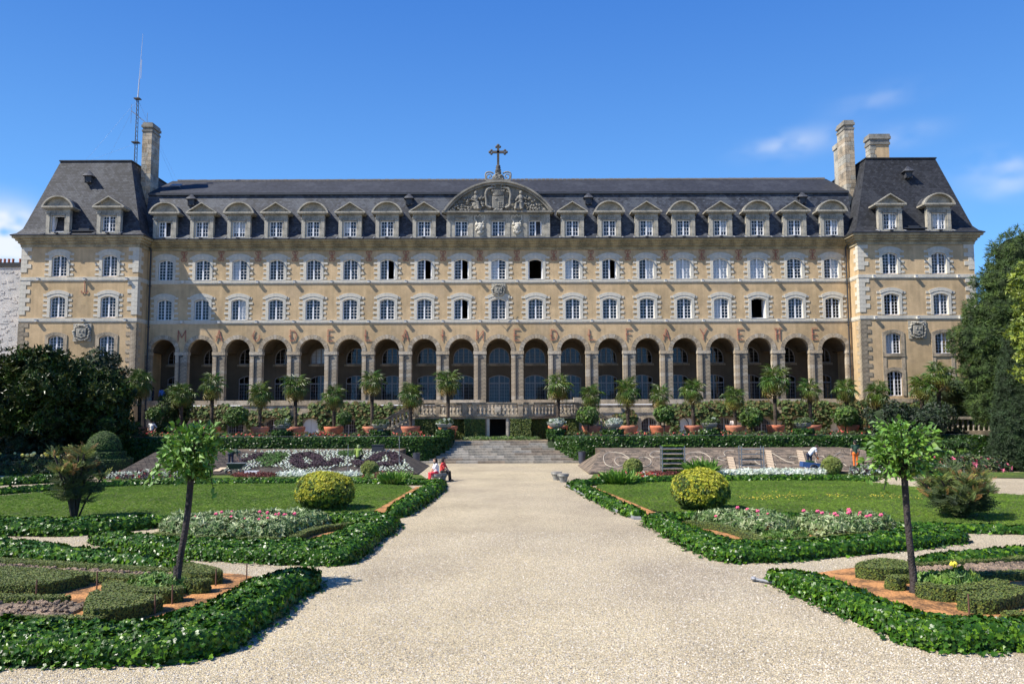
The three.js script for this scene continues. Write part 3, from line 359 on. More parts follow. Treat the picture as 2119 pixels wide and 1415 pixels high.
  // chimney stack in coursed stone
  const cx0 = sd < 0 ? -35.75 : 34.75, cx1 = cx0 + .95, stack = put('chimney', bxm(cx0 + .03, cx1 - .03, 21.6, 31.9, -2.85, -1.13), M.dormer);
  const cr = rng(300 + sd); for (let y = 21.6; y < 31.85; y += .43) { const split = cx0 + .3 + cr() * .35; for (const [a, b] of [[cx0, split - .012], [split + .012, cx1]]) put('chimney_stone', bxm(a, b, y + .012, Math.min(y + .42, 31.88), -2.9, -1.1 + cr() * .02), [M.grey, M.grey2, M.dormer, M.grey3][Math.floor(cr() * 4)], stack); }
  put('chimney_cap', muv(merge([bx(cx0 - .06, cx1 + .06, 31.9, 32.1, -2.96, -1.04), bx(cx0 + .02, cx1 - .02, 32.1, 32.35, -2.88, -1.12), bx(cx0 - .1, cx1 + .1, 32.35, 32.6, -3, -1), bx(cx0 - .02, cx1 + .02, 32.6, 32.85, -2.92, -1.08)])), M.carved, stack);
  if (sd > 0) { const c2 = put('chimney', bxm(39.6, 41.6, 27, 32.3, -7.2, -6.1), M.plaster); put('chimney_cap', muv(merge([bx(39.5, 41.7, 32.0, 32.25, -7.3, -6), bx(39.55, 41.65, 32.25, 32.6, -7.25, -6.05), bx(39.42, 41.78, 32.6, 32.9, -7.35, -5.95), bx(39.5, 41.7, 32.9, 33.15, -7.3, -6)])), M.carved, c2); for (let y = 28; y < 31.8; y += .5) put('chimney_stone', bxm(39.57, 39.57 + .45 + (y % 1) * .3, y, y + .44, -7.2, -6.07), M.dormer, c2); put('chimney', muv(merge([bx(35.3, 35.85, 22, 31.0, -5.2, -4.2), bx(35.2, 35.95, 31, 31.5, -5.3, -4.1)])), M.dormer); }
}
put('side_dormer', muv(merge([bx(-46.1, -44, 22.2, 23.5, -3.2, -1.6), bx(-46.3, -43.8, 23.5, 23.9, -3.35, -1.45)])), M.dormer);
put('skylight', merge([bx(-.5, .5, 0, .1, -.4, .4)]).rotateX(.48), M.lead, palace, -33, 26.9, -3);

// aerial mast on the left pavilion
{
  const a = thing('aerial_mast', 'tall thin guyed radio aerial mast rising behind the chimney of the shaded pavilion', 'aerial', -38.35, 28.6, -79.4);
  const lat = []; for (const [x, z] of [[-.16, 0], [.16, 0], [0, .26]]) lat.push(bar(x, -.6, z, x * .55, 7.4, z * .55, .028)); for (let y = 0; y < 7.2; y += .45) { lat.push(bar(-.14, y, 0, .14, y + .4, 0, .014), bar(.14, y, 0, 0, y + .4, .2, .014), bar(0, y, .2, -.14, y + .4, 0, .014)); }
  mesh('lattice_mast', merge(lat), M.pipe, a); mesh('whip_aerial', merge([bar(.02, 7.2, .05, .1, 9.4, .05, .06, .04), bar(.1, 9.3, .05, .3, 14.2, .05, .032, .012), bar(.26, 9.4, .05, .28, 11.4, .05, .025)]), M.aerial, a);
  mesh('collar', merge([bx(-.3, .3, 7.2, 7.3, -.2, .3), bx(-.35, .35, 2.6, 2.7, -.2, .35)]), M.pipe, a);
  mesh('dipole_arm', merge([bar(-.6, 6.0, 0, 1.0, 4.7, 0, .04), bar(-.62, 4.7, 0, -.62, 6.7, 0, .02), bar(1.0, 3.4, 0, 1.05, 5.8, 0, .02)]), M.steel, a);
  const gw = []; for (const [x, y, z, h] of [[-4.6, .4, 1, 7.2], [-4.4, .4, -2, 7.2], [-4.6, .3, 1, 2.6], [4.2, -2.5, -1, 7.2], [5.2, -2.5, 1, 7.2]]) gw.push(bar(0, h, 0, x, y, z, .005, .005, 4)); mesh('guy_wires', merge(gw), M.steel, a);
}
// neighbouring house
{
  const h = thing('neighbour_house', 'whitewashed rubble wall of the next house with red chimney pots', 'house', -60, 0, -78);
  mesh('wall', bxm(-20, 12.9, 1, 18.2, -8, 0), M.cream, h); mesh('roof_edge', merge([bx(-20, 12.9, 18.2, 18.45, -8, .1), bx(-20, 12.9, 18.45, 18.7, -8, -.2)]), M.slateDark, h);
  for (let k = 0; k < 9; k++) mesh('chimney_pot', lathe([[.13, 0], [.1, .4], [.13, .45], [.12, .55]], 8), M.terracotta, h).position.set(12.2 - k * .42 - (k > 4 ? .3 : 0), 18.7, -1.2);
  const st = []; const r = rng(4); for (let k = 0; k < 260; k++) { const x = 4 + r() * 8.7, y = 9 + r() * 9; st.push(bx(x, x + .15 + r() * .35, y, y + .06 + r() * .14, -.02, .012 + r() * .03)); } const m = mesh('rubble_stones', muv(merge(st)), M.cream, h); m.userData.kind = 'stuff';
}

// ---------------------------------------------------------------- foliage tools
const leafOf = (l, w, fold = .25, bend = .15) => { const p = [], q = (a, b, c) => p.push(...a, ...b, ...c), A = [0, 0, 0], B = [0, l * .5, -bend * l * .3], C = [0, l, bend * l * -1], Lf = [-w / 2, l * .42, fold * w], Rt = [w / 2, l * .42, fold * w]; q(A, B, Lf); q(Lf, B, C); q(A, Rt, B); q(Rt, C, B); const g = new THREE.BufferGeometry(); g.setAttribute('position', new THREE.Float32BufferAttribute(p, 3)); g.computeVertexNormals(); return norm(g); };
const ivyG = (() => { const o = [[0, 0], [.32, -.12], [.52, .12], [.36, .32], [.5, .55], [.2, .62], [0, 1], [-.2, .62], [-.5, .55], [-.36, .32], [-.52, .12], [-.32, -.12]], p = []; for (let i = 0; i < o.length; i++) { const a = o[i], b = o[(i + 1) % o.length]; p.push(0, .3, 0, b[0], b[1], Math.abs(b[0]) * .3 - b[1] * b[1] * .12, a[0], a[1], Math.abs(a[0]) * .3 - a[1] * a[1] * .12); } const g = new THREE.BufferGeometry(); g.setAttribute('position', new THREE.Float32BufferAttribute(p.reverse ? (() => { const r = []; for (let i = 0; i < p.length; i += 9) r.push(p[i], p[i + 1], p[i + 2], p[i + 6], p[i + 7], p[i + 8], p[i + 3], p[i + 4], p[i + 5]); return r; })() : p, 3)); g.computeVertexNormals(); return norm(g).translate(0, -.3, 0); })();
const boxLeafG = leafOf(1, .62, .12, .1).translate(0, -.3, 0), ovalG = leafOf(1, .5, .2, .2), longG = leafOf(1, .24, .2, .3);
const sprigOf = (n, leaf, seed, spread = 1) => { const r = rng(seed), a = []; for (let i = 0; i < n; i++) { const g = leaf.clone(); g.scale(.75 + r() * .5, .75 + r() * .5, 1); g.rotateX(-.3 - r() * 1.1 * spread); g.rotateY(i / n * Math.PI * 2 + r()); g.translate(0, r() * .35, 0); a.push(g); } return merge(a); };
const sprigG = sprigOf(7, leafOf(.62, .3, .2, .2), 3), tuftG = sprigOf(9, leafOf(.7, .13, .2, .5), 5, .9), needleG = sprigOf(11, leafOf(.75, .1, .1, .1), 6, 1.1), magG = sprigOf(7, leafOf(.8, .32, .25, .2), 9, 1.0);
const QT = new THREE.Quaternion(), MX = new THREE.Matrix4(), UP = V(0, 1, 0);
// pts: {p, n (direction the leaf face looks or the sprig grows), s, c}
function leaves(name, geo, mat, pts, parent, seed, face = true) {
  const r = rng(seed), m = new THREE.InstancedMesh(geo, mat, pts.length), n = V(0, 0, 0), q2 = new THREE.Quaternion(), ax = face ? V(0, 0, 1) : UP;
  pts.forEach((p, i) => { n.set(...p.n); n.x += (r() - .5) * p.j; n.y += (r() - .5) * p.j; n.z += (r() - .5) * p.j; n.normalize(); QT.setFromUnitVectors(ax, n); q2.setFromAxisAngle(ax, r() * Math.PI * 2); QT.multiply(q2); MX.compose(V(...p.p), QT, V(p.s, p.s, p.s)); m.setMatrixAt(i, MX); m.setColorAt(i, L(...p.c)); });
  m.name = parent === scene ? numbered(name) : name; m.castShadow = m.receiveShadow = true; parent.add(m); return m;
}
const tint = (r, pal) => { const a = pal[Math.floor(r() * pal.length)], k = .72 + r() * .56; return [a[0] * k, a[1] * k, a[2] * k]; };
const PAL = { ivy: [[.024, .074, .005], [.017, .054, .005], [.038, .105, .007], [.028, .085, .006], [.10, .195, .012]], box: [[.10, .15, .012], [.13, .175, .016], [.075, .12, .011], [.145, .16, .016]], hedge: [[.022, .06, .010], [.03, .075, .011], [.018, .05, .010], [.05, .10, .014]], lime: [[.10, .21, .02], [.13, .25, .025], [.075, .17, .02], [.18, .28, .04]], gold: [[.56, .52, .03], [.64, .62, .06], [.38, .42, .03], [.48, .49, .03]], goldIn: [[.07, .12, .012], [.13, .18, .016], [.10, .13, .012]], varieg: [[.14, .22, .06], [.28, .35, .14], [.08, .16, .03], [.42, .47, .25], [.10, .18, .04], [.09, .17, .03]], dark: [[.014, .036, .010], [.02, .05, .012], [.026, .06, .014], [.012, .028, .01]], mag: [[.03, .055, .012], [.045, .085, .015], [.022, .045, .012], [.07, .085, .018]], conifer: [[.042, .088, .007], [.056, .112, .009], [.03, .066, .006], [.085, .14, .012]], cypress: [[.022, .056, .010], [.03, .07, .012], [.018, .044, .009]], yel: [[.20, .26, .02], [.28, .33, .03], [.14, .21, .02]], maho: [[.05, .085, .016], [.07, .11, .02], [.14, .19, .03], [.3, .32, .05], [.32, .16, .04], [.10, .15, .025]], young: [[.11, .25, .02], [.14, .30, .025], [.08, .19, .018], [.19, .34, .035]], creep: [[.07, .12, .016], [.09, .14, .018], [.10, .10, .02], [.055, .10, .018], [.13, .09, .02]], white: [[.78, .80, .74], [.66, .70, .62], [.5, .56, .42]], silver: [[.50, .55, .45], [.62, .66, .58], [.2, .3, .14]], purple: [[.05, .022, .035], [.07, .03, .045], [.035, .018, .03]], red: [[.40, .03, .025], [.5, .06, .05], [.32, .02, .02]], rose: [[.62, .09, .07], [.7, .16, .12], [.5, .05, .05]], pink: [[.85, .12, .24], [.9, .22, .34]], rust: [[.20, .045, .03], [.16, .035, .03]], lemon: [[.85, .72, .12], [.8, .74, .3]], rosegreen: [[.05, .09, .018], [.075, .13, .02], [.11, .16, .025]] };
const inside = (p, x, y) => { let c = false; for (let i = 0, j = p.length - 1; i < p.length; j = i++) { const [a, b] = p[i], [d, e] = p[j]; if ((b > y) !== (e > y) && x < (d - a) * (y - b) / (e - b) + a) c = !c; } return c; };
function near(p, x, y) { let best = 1e9, nx = 0, ny = 0; for (let i = 0, j = p.length - 1; i < p.length; j = i++) { const [a, b] = p[j], [d, e] = p[i], t = clamp(((x - a) * (d - a) + (y - b) * (e - b)) / ((d - a) ** 2 + (e - b) ** 2)), qx = a + (d - a) * t - x, qy = b + (e - b) * t - y, l = Math.hypot(qx, qy); if (l < best) { best = l; nx = qx / (l + 1e-6); ny = qy / (l + 1e-6); } } return [best, nx, ny]; }
const bounds = p => { let a = 1e9, b = -1e9, c = 1e9, d = -1e9; for (const [x, y] of p) { a = Math.min(a, x); b = Math.max(b, x); c = Math.min(c, y); d = Math.max(d, y); } return [a, b, c, d]; };
const areaOf = p => { let s = 0; for (let i = 0, j = p.length - 1; i < p.length; j = i++) s += p[j][0] * p[i][1] - p[i][0] * p[j][1]; return Math.abs(s) / 2; };
const band = (pts, w) => { const a = [], b = []; pts.forEach(([x, z], i) => { const [x0, z0] = pts[Math.max(0, i - 1)], [x1, z1] = pts[Math.min(pts.length - 1, i + 1)], l = Math.hypot(x1 - x0, z1 - z0), nx = -(z1 - z0) / l * w / 2, nz = (x1 - x0) / l * w / 2; a.push([x + nx, z + nz]); b.push([x - nx, z - nz]); }); return [...a, ...b.reverse()]; };
// smooth a polygon (one Chaikin pass) so beds curve
const soft = (p, n = 1) => { for (let k = 0; k < n; k++) p = p.flatMap((a, i) => { const b = p[(i + 1) % p.length]; return [[a[0] * .75 + b[0] * .25, a[1] * .75 + b[1] * .25], [a[0] * .25 + b[0] * .75, a[1] * .25 + b[1] * .75]]; }); return p; };
const flat = (poly, y) => muv(new THREE.ShapeGeometry(shapeOf(poly.map(([x, z]) => [x, -z]))).rotateX(-Math.PI / 2).translate(0, y, 0));
function slab(poly, h, bevel, y0 = 0) { const g = new THREE.ExtrudeGeometry(shapeOf(poly.map(([x, z]) => [x, -z])), { depth: Math.max(.01, h - bevel), bevelEnabled: true, bevelSize: bevel * .8, bevelOffset: -bevel, bevelThickness: bevel, bevelSegments: 3 }); return muv(g.rotateX(-Math.PI / 2).translate(0, y0, 0)); }
// points over a planted bed: domed top, leaves hanging at the edge
function bedPts(poly, H, dens, size, pal, seed, { edge = .35, y0 = 0, jit = 1.1, layers = 1, hole, wob = .34, vary = .8 } = {}) {
  const r = rng(seed), [a, b, c, d] = bounds(poly), pts = [], n = areaOf(poly) * dens;
  let tries = 0; while (pts.length < n && tries++ < n * 8) { const x = a + (b - a) * r(), z = c + (d - c) * r(); if (!inside(poly, x, z) || (hole && hole(x, z))) continue; const [e, nx, nz] = near(poly, x, z), k = clamp(e / edge), dome = Math.sqrt(1 - (1 - k) ** 2), w = 1 - wob + 2 * wob * fbm(x * 3.2 + 50, z * 3.2 + 50, 4096, seed % 50, 3); const y = y0 + H * w * (.25 + .75 * dome) * (1 - r() * r() * .35); const o = (1 - k) * 1.5; pts.push({ p: [x + nx * .06 * (1 - k), y, z + nz * .06 * (1 - k)], n: [nx * o, .85, nz * o + .2], s: size * (.5 + vary * r() + (r() < .12 ? .5 : 0)), j: jit, c: tint(r, pal) }); }
  let per = 0; for (let i = 0, j = poly.length - 1; i < poly.length; j = i++) { const [x0, z0] = poly[j], [x1, z1] = poly[i], l = Math.hypot(x1 - x0, z1 - z0), m = Math.round(l * H * dens * .9); for (let q = 0; q < m; q++) { const t = r(), x = mix(x0, x1, t), z = mix(z0, z1, t), [, nx, nz] = near(poly, x + (r() - .5) * .01, z + (r() - .5) * .01); let ox = (z1 - z0) / l, oz = -(x1 - x0) / l; if (inside(poly, x + ox * .03, z + oz * .03)) { ox = -ox; oz = -oz; } const yy = Math.pow(r(), .8) * H * .75; const sp = yy < H * .25 && r() < .3 ? r() * .22 : 0; pts.push({ p: [x + ox * (r() * .16 - .06 + sp), y0 + .015 + yy * (sp ? .4 : 1), z + oz * (r() * .16 - .06 + sp)], n: [ox * (sp ? .3 : 1), sp ? 1 : .45, oz * (sp ? .3 : 1)], s: size * (.5 + r() * .9), j: jit, c: tint(r, pal) }); } }
  return pts;
}
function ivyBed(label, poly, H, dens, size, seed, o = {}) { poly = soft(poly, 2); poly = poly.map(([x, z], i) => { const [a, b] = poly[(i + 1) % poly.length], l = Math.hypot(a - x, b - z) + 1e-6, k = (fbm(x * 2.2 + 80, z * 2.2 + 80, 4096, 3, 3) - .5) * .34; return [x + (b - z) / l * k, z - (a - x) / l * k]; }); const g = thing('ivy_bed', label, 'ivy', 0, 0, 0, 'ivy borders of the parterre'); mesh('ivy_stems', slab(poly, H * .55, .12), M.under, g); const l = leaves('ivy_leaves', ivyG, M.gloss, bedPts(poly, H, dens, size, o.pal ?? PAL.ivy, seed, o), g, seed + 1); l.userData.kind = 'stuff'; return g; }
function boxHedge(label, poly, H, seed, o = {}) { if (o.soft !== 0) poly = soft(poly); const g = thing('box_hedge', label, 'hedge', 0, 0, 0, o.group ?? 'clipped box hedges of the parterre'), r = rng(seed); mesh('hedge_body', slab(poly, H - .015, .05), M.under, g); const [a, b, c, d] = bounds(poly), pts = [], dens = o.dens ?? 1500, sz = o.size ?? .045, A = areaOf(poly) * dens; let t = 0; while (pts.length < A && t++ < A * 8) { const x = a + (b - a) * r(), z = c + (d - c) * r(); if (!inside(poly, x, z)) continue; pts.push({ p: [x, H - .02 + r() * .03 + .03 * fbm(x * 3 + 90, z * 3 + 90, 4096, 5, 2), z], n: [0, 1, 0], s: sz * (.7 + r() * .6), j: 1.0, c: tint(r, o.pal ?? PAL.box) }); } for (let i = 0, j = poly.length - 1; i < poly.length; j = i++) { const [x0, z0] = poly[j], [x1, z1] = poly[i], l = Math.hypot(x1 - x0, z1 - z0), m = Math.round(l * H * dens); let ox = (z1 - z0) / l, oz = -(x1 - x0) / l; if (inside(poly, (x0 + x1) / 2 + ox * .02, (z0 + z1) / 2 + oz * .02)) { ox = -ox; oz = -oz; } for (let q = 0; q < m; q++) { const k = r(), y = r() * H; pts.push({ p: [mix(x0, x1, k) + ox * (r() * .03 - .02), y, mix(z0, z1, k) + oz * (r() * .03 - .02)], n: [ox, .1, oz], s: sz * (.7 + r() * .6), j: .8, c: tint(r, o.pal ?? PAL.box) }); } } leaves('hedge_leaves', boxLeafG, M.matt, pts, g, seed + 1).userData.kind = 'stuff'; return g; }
// points over a set of ellipsoids (clumps), denser at the skin, sunk by noise
function clumpPts(cl, n, size, pal, seed, { jit = .9, shell = .55, cut = .0, low = -1e9, flatten = 0, pal2, lift = .25 } = {}) {
  const r = rng(seed), w = cl.map(c => c[3] * c[4] * (c[3] + c[5])), tot = w.reduce((a, b) => a + b, 0), pts = [];
  cl.forEach((c, ci) => { const m = Math.round(n * w[ci] / tot); for (let k = 0; k < m; k++) { const u = r() * 2 - 1, a = r() * Math.PI * 2, s = Math.sqrt(1 - u * u), dx = s * Math.cos(a), dz = s * Math.sin(a), dy = u; const lump = .78 + .42 * fbm(dx * 2.2 + dy + 20 + ci * 3, dz * 2.2 - dy * 1.3 + 20, 4096, seed % 97, 3); const q = (shell + (1 - shell) * Math.pow(r(), .45)) * lump; const p = [c[0] + dx * c[3] * q, c[1] + dy * c[4] * q, c[2] + dz * c[5] * q]; if (p[1] < low) continue; if (cut && fbm(p[0] * .9 + 40, p[1] * .9 + p[2] * .7 + 40, 4096, seed % 31, 2) < cut) continue; const P = pal2 && q < shell + (1 - shell) * .62 ? pal2 : pal; pts.push({ p, n: [dx, dy + lift, dz], s: size * (.65 + r() * .7), j: jit, c: tint(r, P) }); } });
  return pts;
}

// ---------------------------------------------------------------- ground, lawns, paths
{
  const g = new THREE.PlaneGeometry(2400, 2400).rotateX(-Math.PI / 2).translate(0, -.02, -300), u = g.attributes.uv; for (let i = 0; i < u.count; i++) u.setXY(i, g.attributes.position.getX(i), g.attributes.position.getZ(i));
  tag(mesh('ground', g, M.ground), 'pale earth ground reaching past the garden', null, null, 'structure');
  const p = new THREE.PlaneGeometry(90, 74, 220, 180).rotateX(-Math.PI / 2).translate(0, 0, -27), c = []; const q = p.attributes.position, uv = p.attributes.uv;
  for (let i = 0; i < q.count; i++) { const x = q.getX(i), z = q.getZ(i); const a = fbm(x * .22 + 60, z * .22 + 60, 4096, 3, 4), b = fbm(x * .9 + 60, z * .5 + 90, 4096, 8, 3), t = .92 + (a - .5) * .3 + (b - .5) * .2; c.push(t, t * (.995), t * (.985 - (a - .5) * .12)); uv.setXY(i, x, z); }
  p.setAttribute('color', new THREE.Float32BufferAttribute(c, 3)); tag(mesh('gravel_path', p, M.gravel), 'pale gravel walk down the middle of the garden', null, null, 'structure');
}
{ // loose pebbles of the walk where single stones show
  const r = rng(77), pts = []; for (let i = 0; i < 60000; i++) { const z = -11.5 - 15 * Math.pow(r(), 1.3), x = (r() - .5) * (14 + (-z - 11) * 1.0), q = hash(i, 7); pts.push({ p: [x, .002, z], n: [0, 1, 0], s: .006 + r() * r() * .013, j: 1.5, c: tint(r, q > .85 ? [[.22, .2, .18]] : [[.62, .57, .49], [.5, .45, .38], [.66, .6, .5]]) }); }
  tag(leaves('loose_gravel', new THREE.IcosahedronGeometry(1, 0).scale(1, .7, 1.2), std(0xffffff, .9), pts, scene, 78, false), 'loose pebbles lying on the near part of the gravel walk', 'gravel', null, 'stuff');
}
const LAWN = { L: soft([[-30, -33], [-24.5, -37], [-23.2, -39.2], [-21.3, -41.8], [-18.3, -43.1], [-13.4, -43.7], [-8.8, -43.2], [-6.8, -42.8], [-4.9, -41.6], [-5.15, -36], [-5.5, -30.6], [-6.9, -30.1], [-8.9, -29.4], [-11.3, -28.7], [-14, -28.4], [-20, -28.4], [-30, -28.6]]), R: soft([[3.95, -41.7], [5.8, -43], [8.7, -43.8], [11.8, -44.2], [16.7, -44.4], [19.2, -43.6], [19.9, -41], [22.2, -37.2], [27, -34.5], [30, -34], [30, -26], [17.5, -26.3], [15.3, -27.2], [12.9, -28.6], [10.6, -29.1], [7.6, -29.8], [5.6, -30.4], [4.8, -36]]) };
for (const k of ['L', 'R']) tag(mesh('lawn', flat(LAWN[k], .05), M.lawn), k === 'L' ? 'mown lawn with the fern-like shrub on the shaded side' : 'mown lawn dotted with yellow flowers', null, null, 'structure');
{ // short blades over the lawns and a drift of buttercups
  const r = rng(900), pts = [], fl = []; const tries = 90000; for (let i = 0; i < tries; i++) { const k = i % 2 ? 'L' : 'R', x = (k === 'L' ? -30 + r() * 26 : 4 + r() * 25), z = -26 - r() * 18.5; if (!inside(LAWN[k], x, z)) continue; const d = fbm(x * .7 + 40, z * .7 + 40, 4096, 12, 3); pts.push({ p: [x, .045, z], n: [0, 1, 0], s: .05 + r() * .05, j: .8, c: tint(r, d > .5 ? [[.2, .33, .026], [.25, .38, .036]] : [[.155, .28, .022], [.18, .31, .026]]) }); }
  tag(leaves('grass_blades', tuftG, M.matt, pts, scene, 901, false), 'short mown grass of the two lawns', 'grass', null, 'stuff');
  for (let i = 0; i < 420; i++) { const t = r(), x = 10.2 + t * 9.5 + (r() - .5), z = -35 - Math.sin(t * 5) * .9 - t * 1.6 + (r() - .5) * (r() - .5) * 8; if (fbm(x * 1.1 + 30, z * .8 + 30, 4096, 9, 2) < .47) continue; fl.push({ p: [x, .1 + r() * .04, z], n: [0, 1, .3], s: .045 + r() * .03, j: .8, c: tint(r, [[.75, .55, .03], [.8, .62, .05]]) }); }
  tag(leaves('lawn_flowers', boxLeafG, M.matt, fl, scene, 903), 'drift of small yellow flowers across the lawn', 'flowers', null, 'stuff');
}
const orange = (label, poly, y = .03) => tag(mesh('sand_bed', flat(poly, y), M.sand), label, null, null, 'structure');
orange('orange sand bed under the box hedges of the near left parterre', [[-16, -23.4], [-12, -21.9], [-8.6, -20.3], [-6.6, -19.8], [-5.7, -19], [-5.7, -15.4], [-6.3, -14.2], [-16, -14.4]]);
orange('orange sand bed round the foot of the tree in the near right parterre', [[16, -22.8], [12, -21.6], [8.6, -20.4], [6.6, -19.3], [6.8, -18], [7.1, -15], [7.5, -14.4], [16, -14.3]]);
orange('orange sand in the planted bed below the left lawn', [[-12, -28.2], [-11.2, -25], [-6, -23.2], [-5, -24], [-5, -28.4], [-7, -29.6]]);
orange('orange sand in the planted bed below the right lawn', [[5.3, -28], [5.6, -23.2], [7.6, -22.6], [12.4, -25], [13, -26.4], [12, -28.6], [7, -29.4]]);
orange('thin orange sand strip edging the left lawn', [[-4.72, -41.4], [-4.98, -30.3], [-5.5, -30.3], [-4.95, -41.4]], .06);
orange('thin orange sand strip edging the right lawn', [[3.8, -41.5], [4.3, -37.2], [4.95, -30.1], [5.55, -30.3], [4.72, -37], [4.05, -41.6]], .06);
for (const [n, p] of [['far', band([[-15.5, -21.0], [-10.6, -19.85], [-8.0, -19.15]], .75)], ['near', band([[-15, -16.05], [-8.6, -16.05]], 1.35)]]) tag(mesh('soil_strip', slab(p, .09, .05), M.soilDry), `dry brown soil between the ${n} pair of box hedges beside the leaning tree`, null, null, 'structure');
tag(mesh('soil_strip', slab(band([[9.55, -19.5], [16, -20.9]], .8), .12, .06), M.soilDry), 'dry brown soil between two box hedges beside the straight tree', null, null, 'structure');
{ const c = []; const r = rng(31); for (const [a, b, cc, d] of [[-15, -8, -20.9, -.25], [-14, -8.6, -16.1, 0], [9.8, 15, -19.6, -.22]]) for (let k = 0; k < 420; k++) { const x = mix(a, b, r()), z = cc + (x - (a < 0 ? a : a)) * (a < -14.5 ? .25 : a > 0 ? -.21 : 0) + (r() - .5) * (a === -14 ? 1.2 : .65), s = .02 + r() * .05; c.push(new THREE.IcosahedronGeometry(s, 0).scale(1, .7, 1).rotateY(r() * 6).translate(x, .12, z)); } tag(mesh('soil_clods', muv(merge(c)), M.soilDry), 'crumbly clods of dry soil in the hedged strips', 'soil', null, 'stuff'); }

// ivy borders
ivyBed('broad glossy ivy border curving across the near left corner', [[-14, -12.9], [-9, -12.88], [-6.9, -12.92], [-5.2, -13.05], [-4.75, -13.6], [-4.6, -15], [-4.52, -17], [-4.5, -18.8], [-4.85, -19.2], [-5.5, -18.9], [-5.8, -17.6], [-5.9, -16], [-6.15, -14.9], [-6.7, -14.45], [-8, -14.5], [-14, -14.9]], .36, 1000, .088, 1001, { edge: .4 });
ivyBed('broad glossy ivy border sweeping down the near right corner', [[14, -13.45], [8.4, -13.45], [6.95, -13.55], [6.65, -14.05], [6.7, -14.7], [6.4, -15.6], [6.2, -16.8], [5.95, -18.4], [6.1, -19.05], [6.8, -18.7], [7.1, -17.4], [7.25, -16.2], [7.4, -15.2], [7.7, -14.75], [8.4, -14.5], [14, -14.65]], .34, 1000, .086, 1002, { edge: .38 });
ivyBed('ivy border wrapping the point of the flower bed below the left lawn', [[-4.2, -29.0], [-3.95, -27.9], [-4.05, -25], [-4.1, -22.2], [-4.3, -21.2], [-4.9, -20.9], [-6.6, -21.25], [-8.2, -21.7], [-9.9, -22.3], [-11.9, -23.7], [-12.9, -24.7], [-12.2, -25.1], [-11, -24.5], [-9.8, -23.9], [-8.4, -23.5], [-7.2, -23.6], [-6.3, -23.5], [-5.7, -23.6], [-5.5, -24.8], [-5.2, -26.2], [-5.3, -27.6], [-6.2, -28.3], [-6.9, -28.9], [-6.6, -29.4]], .32, 680, .095, 1003);
ivyBed('ivy border wrapping the point of the flower bed below the right lawn', [[4.55, -28.2], [4.75, -26.3], [4.9, -24.6], [5.15, -22.4], [5.4, -21.2], [6.2, -21.0], [8.85, -21.9], [11.45, -23.05], [13.5, -24.1], [13.6, -24.8], [12.5, -25.3], [11, -24.5], [9.1, -23.6], [7.8, -22.95], [6.9, -22.7], [6.25, -23.5], [5.95, -24.6], [5.75, -26], [5.65, -27.2], [5.0, -28.1]], .31, 680, .095, 1004);
ivyBed('ivy strip under the fern-like shrub along the left lawn', [[-22, -26.6], [-16.5, -26.1], [-15, -25.85], [-13.5, -26.2], [-12.8, -27.0], [-11.6, -28.1], [-12.4, -28.5], [-13.7, -28.2], [-16.5, -28.0], [-22, -28.3]], .34, 400, .12, 1005);
ivyBed('narrow ivy strip between the gravel and the far box hedge on the left', [[-17, -25.2], [-14.1, -23.7], [-12, -22.5], [-10, -21.35], [-8.5, -20.5], [-7.9, -20.0], [-8.6, -20.05], [-9.6, -20.4], [-11.5, -21.1], [-13.5, -21.8], [-17, -22.8]], .28, 420, .11, 1006);
ivyBed('narrow ivy strip between the gravel and the far box hedge on the right', [[9.9, -20.5], [11.4, -21.3], [13.5, -22.15], [17, -23.2], [17, -22.1], [14, -21.4], [11.5, -20.7], [10.3, -20.25]], .28, 420, .11, 1007);
ivyBed('sparse ivy strip along the foot of the right lawn', [[12.4, -25.9], [13.9, -26.1], [16.4, -25.5], [22, -25.5], [22, -26.1], [16, -26.1], [14.6, -26.9], [12.2, -27.0]], .22, 260, .12, 1008);
ivyBed('ivy edging beside the gravel walk and left lawn', [[-3.55, -42.9], [-3.5, -40], [-3.65, -35.4], [-3.9, -31], [-4.2, -29.8], [-4.75, -30.1], [-4.7, -33], [-4.45, -38], [-4.25, -42.6]], .32, 260, .14, 1009, { edge: .3 });
ivyBed('ivy edging beside the gravel walk and right lawn', [[2.85, -41.7], [3.5, -35.5], [4.05, -31.5], [4.45, -29.5], [4.95, -29.7], [4.65, -32], [4.2, -36], [3.7, -41.4]], .24, 260, .14, 1010, { edge: .3 });
ivyBed('ivy strip behind the pink flowers along the right lawn', [[4.6, -28.5], [7, -29.1], [10, -28.7], [12.2, -28.2], [12.4, -28.7], [10.4, -29.3], [7.3, -29.8], [4.8, -29.4]], .26, 260, .12, 1011);
ivyBed('long ivy edging along the top of the left lawn', band([[-30, -35.5], [-25.3, -38.2], [-23, -41.6], [-19.5, -43.6], [-14, -44.2], [-8, -43.9], [-5.4, -43.2], [-3.7, -43.1]], .75), .27, 200, .15, 1012);
ivyBed('long ivy edging along the top of the right lawn', band([[2.9, -42.0], [4.6, -42.9], [7.8, -44.2], [12, -44.8], [17, -45], [20, -44.3]], .8), .27, 200, .15, 1013);
ivyBed('ivy hedge strip behind the gravel path at the far left', band([[-34, -41.5], [-29, -43.4], [-25.5, -45.2]], .9), .4, 160, .16, 1014);
tag(mesh('upper_lawn', flat([[-40, -50.2], [-26, -49.9], [-24, -46.6], [-20, -45.4], [-4.6, -45], [-5.6, -49.2], [-24, -49.4], [-25, -52], [-40, -53]], .04), M.lawn), 'strip of mown grass in front of the left carpet bed', null, null, 'structure');
tag(mesh('upper_lawn', flat([[4.2, -44.6], [20, -46], [23, -47], [36, -44], [36, -50], [23.5, -49.4], [5, -49.4]], .04), M.lawn), 'strip of mown grass in front of the right carpet bed', null, null, 'structure');
